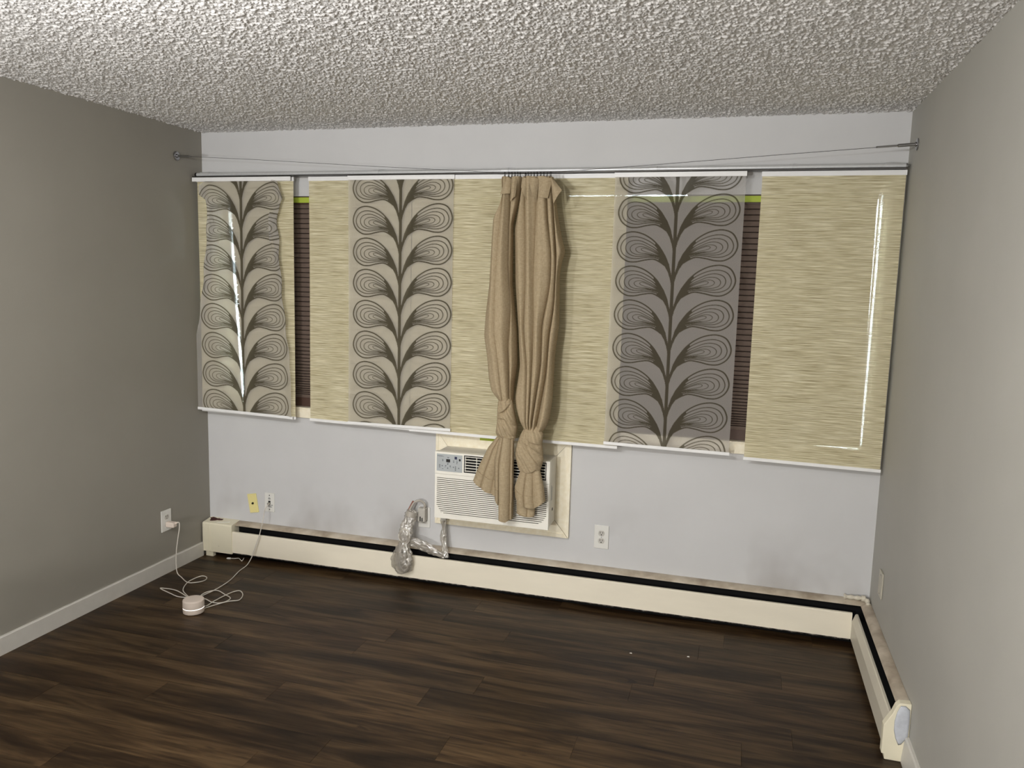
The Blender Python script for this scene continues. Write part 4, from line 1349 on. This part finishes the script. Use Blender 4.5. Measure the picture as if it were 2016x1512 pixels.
# ------------------------------------------------------------------ router, charger, cables on the floor
rt = thing('wifi_router', (0.481, -0.772, 0), 'white puck shaped router with a lit ring, standing on the dark floor', 'router')
RC = (0.481, -0.772, 0)
part('base', MB().lathe([(0.044, 0.0005), (0.0495, 0.004), (0.0505, 0.010), (0.0505, 0.0262)], RC, 2, 48), 'puck', rt, smooth='auto')
part('light_ring', MB().lathe([(0.0492, 0.0262), (0.0500, 0.0263), (0.0500, 0.0302), (0.0492, 0.0303)], RC, 2, 48), 'glow', rt, smooth='auto')
part('upper_shell', MB().lathe([(0.0505, 0.0303), (0.0505, 0.062), (0.0495, 0.0655), (0.046, 0.0682), (0.040, 0.069)], RC, 2, 48), 'puck', rt, smooth='auto')

ch = thing('charger', (0.032, -0.379, 0.279), 'white plug-in charger with its thin looped cable lying on the floor', 'charger')
part('adapter', MB().box(0.0085, 0.062, -0.395, -0.363, 0.264, 0.294), 'puck', ch, bevel=0.006, segs=3)
up = [(0.062, -0.379, 0.284), (0.070, -0.372, 0.292), (0.078, -0.366, 0.287), (0.080, -0.370, 0.255), (0.080, -0.384, 0.20), (0.081, -0.398, 0.145), (0.086, -0.41, 0.075), (0.100, -0.42, 0.025), (0.129, -0.4228, 0.004)]
fl_ = [(0.207, -0.4716), (0.2564, -0.4611), (0.2733, -0.4166), (0.2554, -0.3763), (0.2225, -0.3757), (0.2037, -0.4266), (0.2114, -0.4852), (0.2582, -0.5717), (0.3148, -0.6152), (0.34, -0.632), (0.3358, -0.6493), (0.2849, -0.647), (0.2249, -0.6267), (0.1355, -0.5947), (0.1551, -0.5803), (0.1983, -0.579), (0.2499, -0.5963), (0.3277, -0.6315), (0.40, -0.68), (0.435, -0.735)]
part('cable', MB().tube(smooth_path(up + [(x, y, 0.0035 + 0.003 * (i % 3 == 1)) for i, (x, y) in enumerate(fl_)], 6), 0.0026, 8), 'cable', ch, smooth=True)
part('connector', MB().tube([(0.060, -0.379, 0.284), (0.072, -0.3705, 0.2925)], 0.0042, 10), 'puck', ch, smooth='auto')

nc = thing('network_cable', (0.41, -0.1, 0.0), 'thin grey white network cable looping from the jack plate to the router', 'cable')
upn = [(0.413, -0.012, 0.338), (0.417, -0.06, 0.318), (0.430, -0.100, 0.27), (0.409, -0.104, 0.183), (0.388, -0.108, 0.1205), (0.362, -0.115, 0.045), (0.352, -0.150, 0.006)]
fln = [(0.3636, -0.2394), (0.3988, -0.3704), (0.4125, -0.5008), (0.400, -0.5637), (0.392, -0.612), (0.3894, -0.5626), (0.421, -0.5123), (0.493, -0.5433), (0.5553, -0.5834), (0.5471, -0.6339), (0.5001, -0.6509), (0.4383, -0.6327), (0.44, -0.68), (0.495, -0.6993), (0.5001, -0.6509), (0.4996, -0.569), (0.5113, -0.501), (0.5413, -0.4828), (0.5828, -0.5177), (0.6035, -0.5796), (0.5694, -0.6188), (0.53, -0.67), (0.505, -0.728)]
part('cable', MB().tube(smooth_path(upn + [(x, y, 0.0035 + 0.0035 * (i % 3 == 2)) for i, (x, y) in enumerate(fln)], 6), 0.0026, 8), 'cable', nc, smooth=True)
part('connector', MB().box(0.4065, 0.4185, -0.022, -0.0078, 0.333, 0.345), 'film', nc)

st = thing('loose_cable_end', (0.20, -0.045, 0), 'short loose white cable end poking out under the left end of the long heater', 'cable')
part('cable', MB().tube(smooth_path([(0.196, -0.088, 0.006), (0.222, -0.080, 0.006), (0.245, -0.074, 0.008), (0.268, -0.088, 0.006), (0.283, -0.096, 0.004), (0.278, -0.07, 0.012)]), 0.0022, 8), 'cable', st, smooth=True)
part('plug_tip', MB().tube([(0.178, -0.094, 0.006), (0.184, -0.092, 0.006), (0.200, -0.087, 0.006)], [0.003, 0.0055, 0.0055], 12), 'plate', st, smooth='auto')

for i, (x, y, lab) in enumerate(((2.5957, -0.4878, 'tiny white paint chip on the floor, the left one of two'), (2.8474, -0.4355, 'tiny white paint chip on the floor, the right one of two'))):
    m = MB().add([(x - 0.006, y - 0.003, 0), (x + 0.006, y - 0.004, 0), (x + 0.004, y + 0.004, 0), (x - 0.004, y + 0.003, 0), (x - 0.005, y - 0.002, 0.002), (x + 0.005, y - 0.003, 0.0025), (x + 0.003, y + 0.003, 0.002), (x - 0.003, y + 0.002, 0.0015)],
                 [(3, 2, 1, 0), (4, 5, 6, 7), (0, 1, 5, 4), (1, 2, 6, 5), (2, 3, 7, 6), (3, 0, 4, 7)])
    tag(part('paint_chip', m, 'chip', None, (x, y, 0)), lab, 'chip')
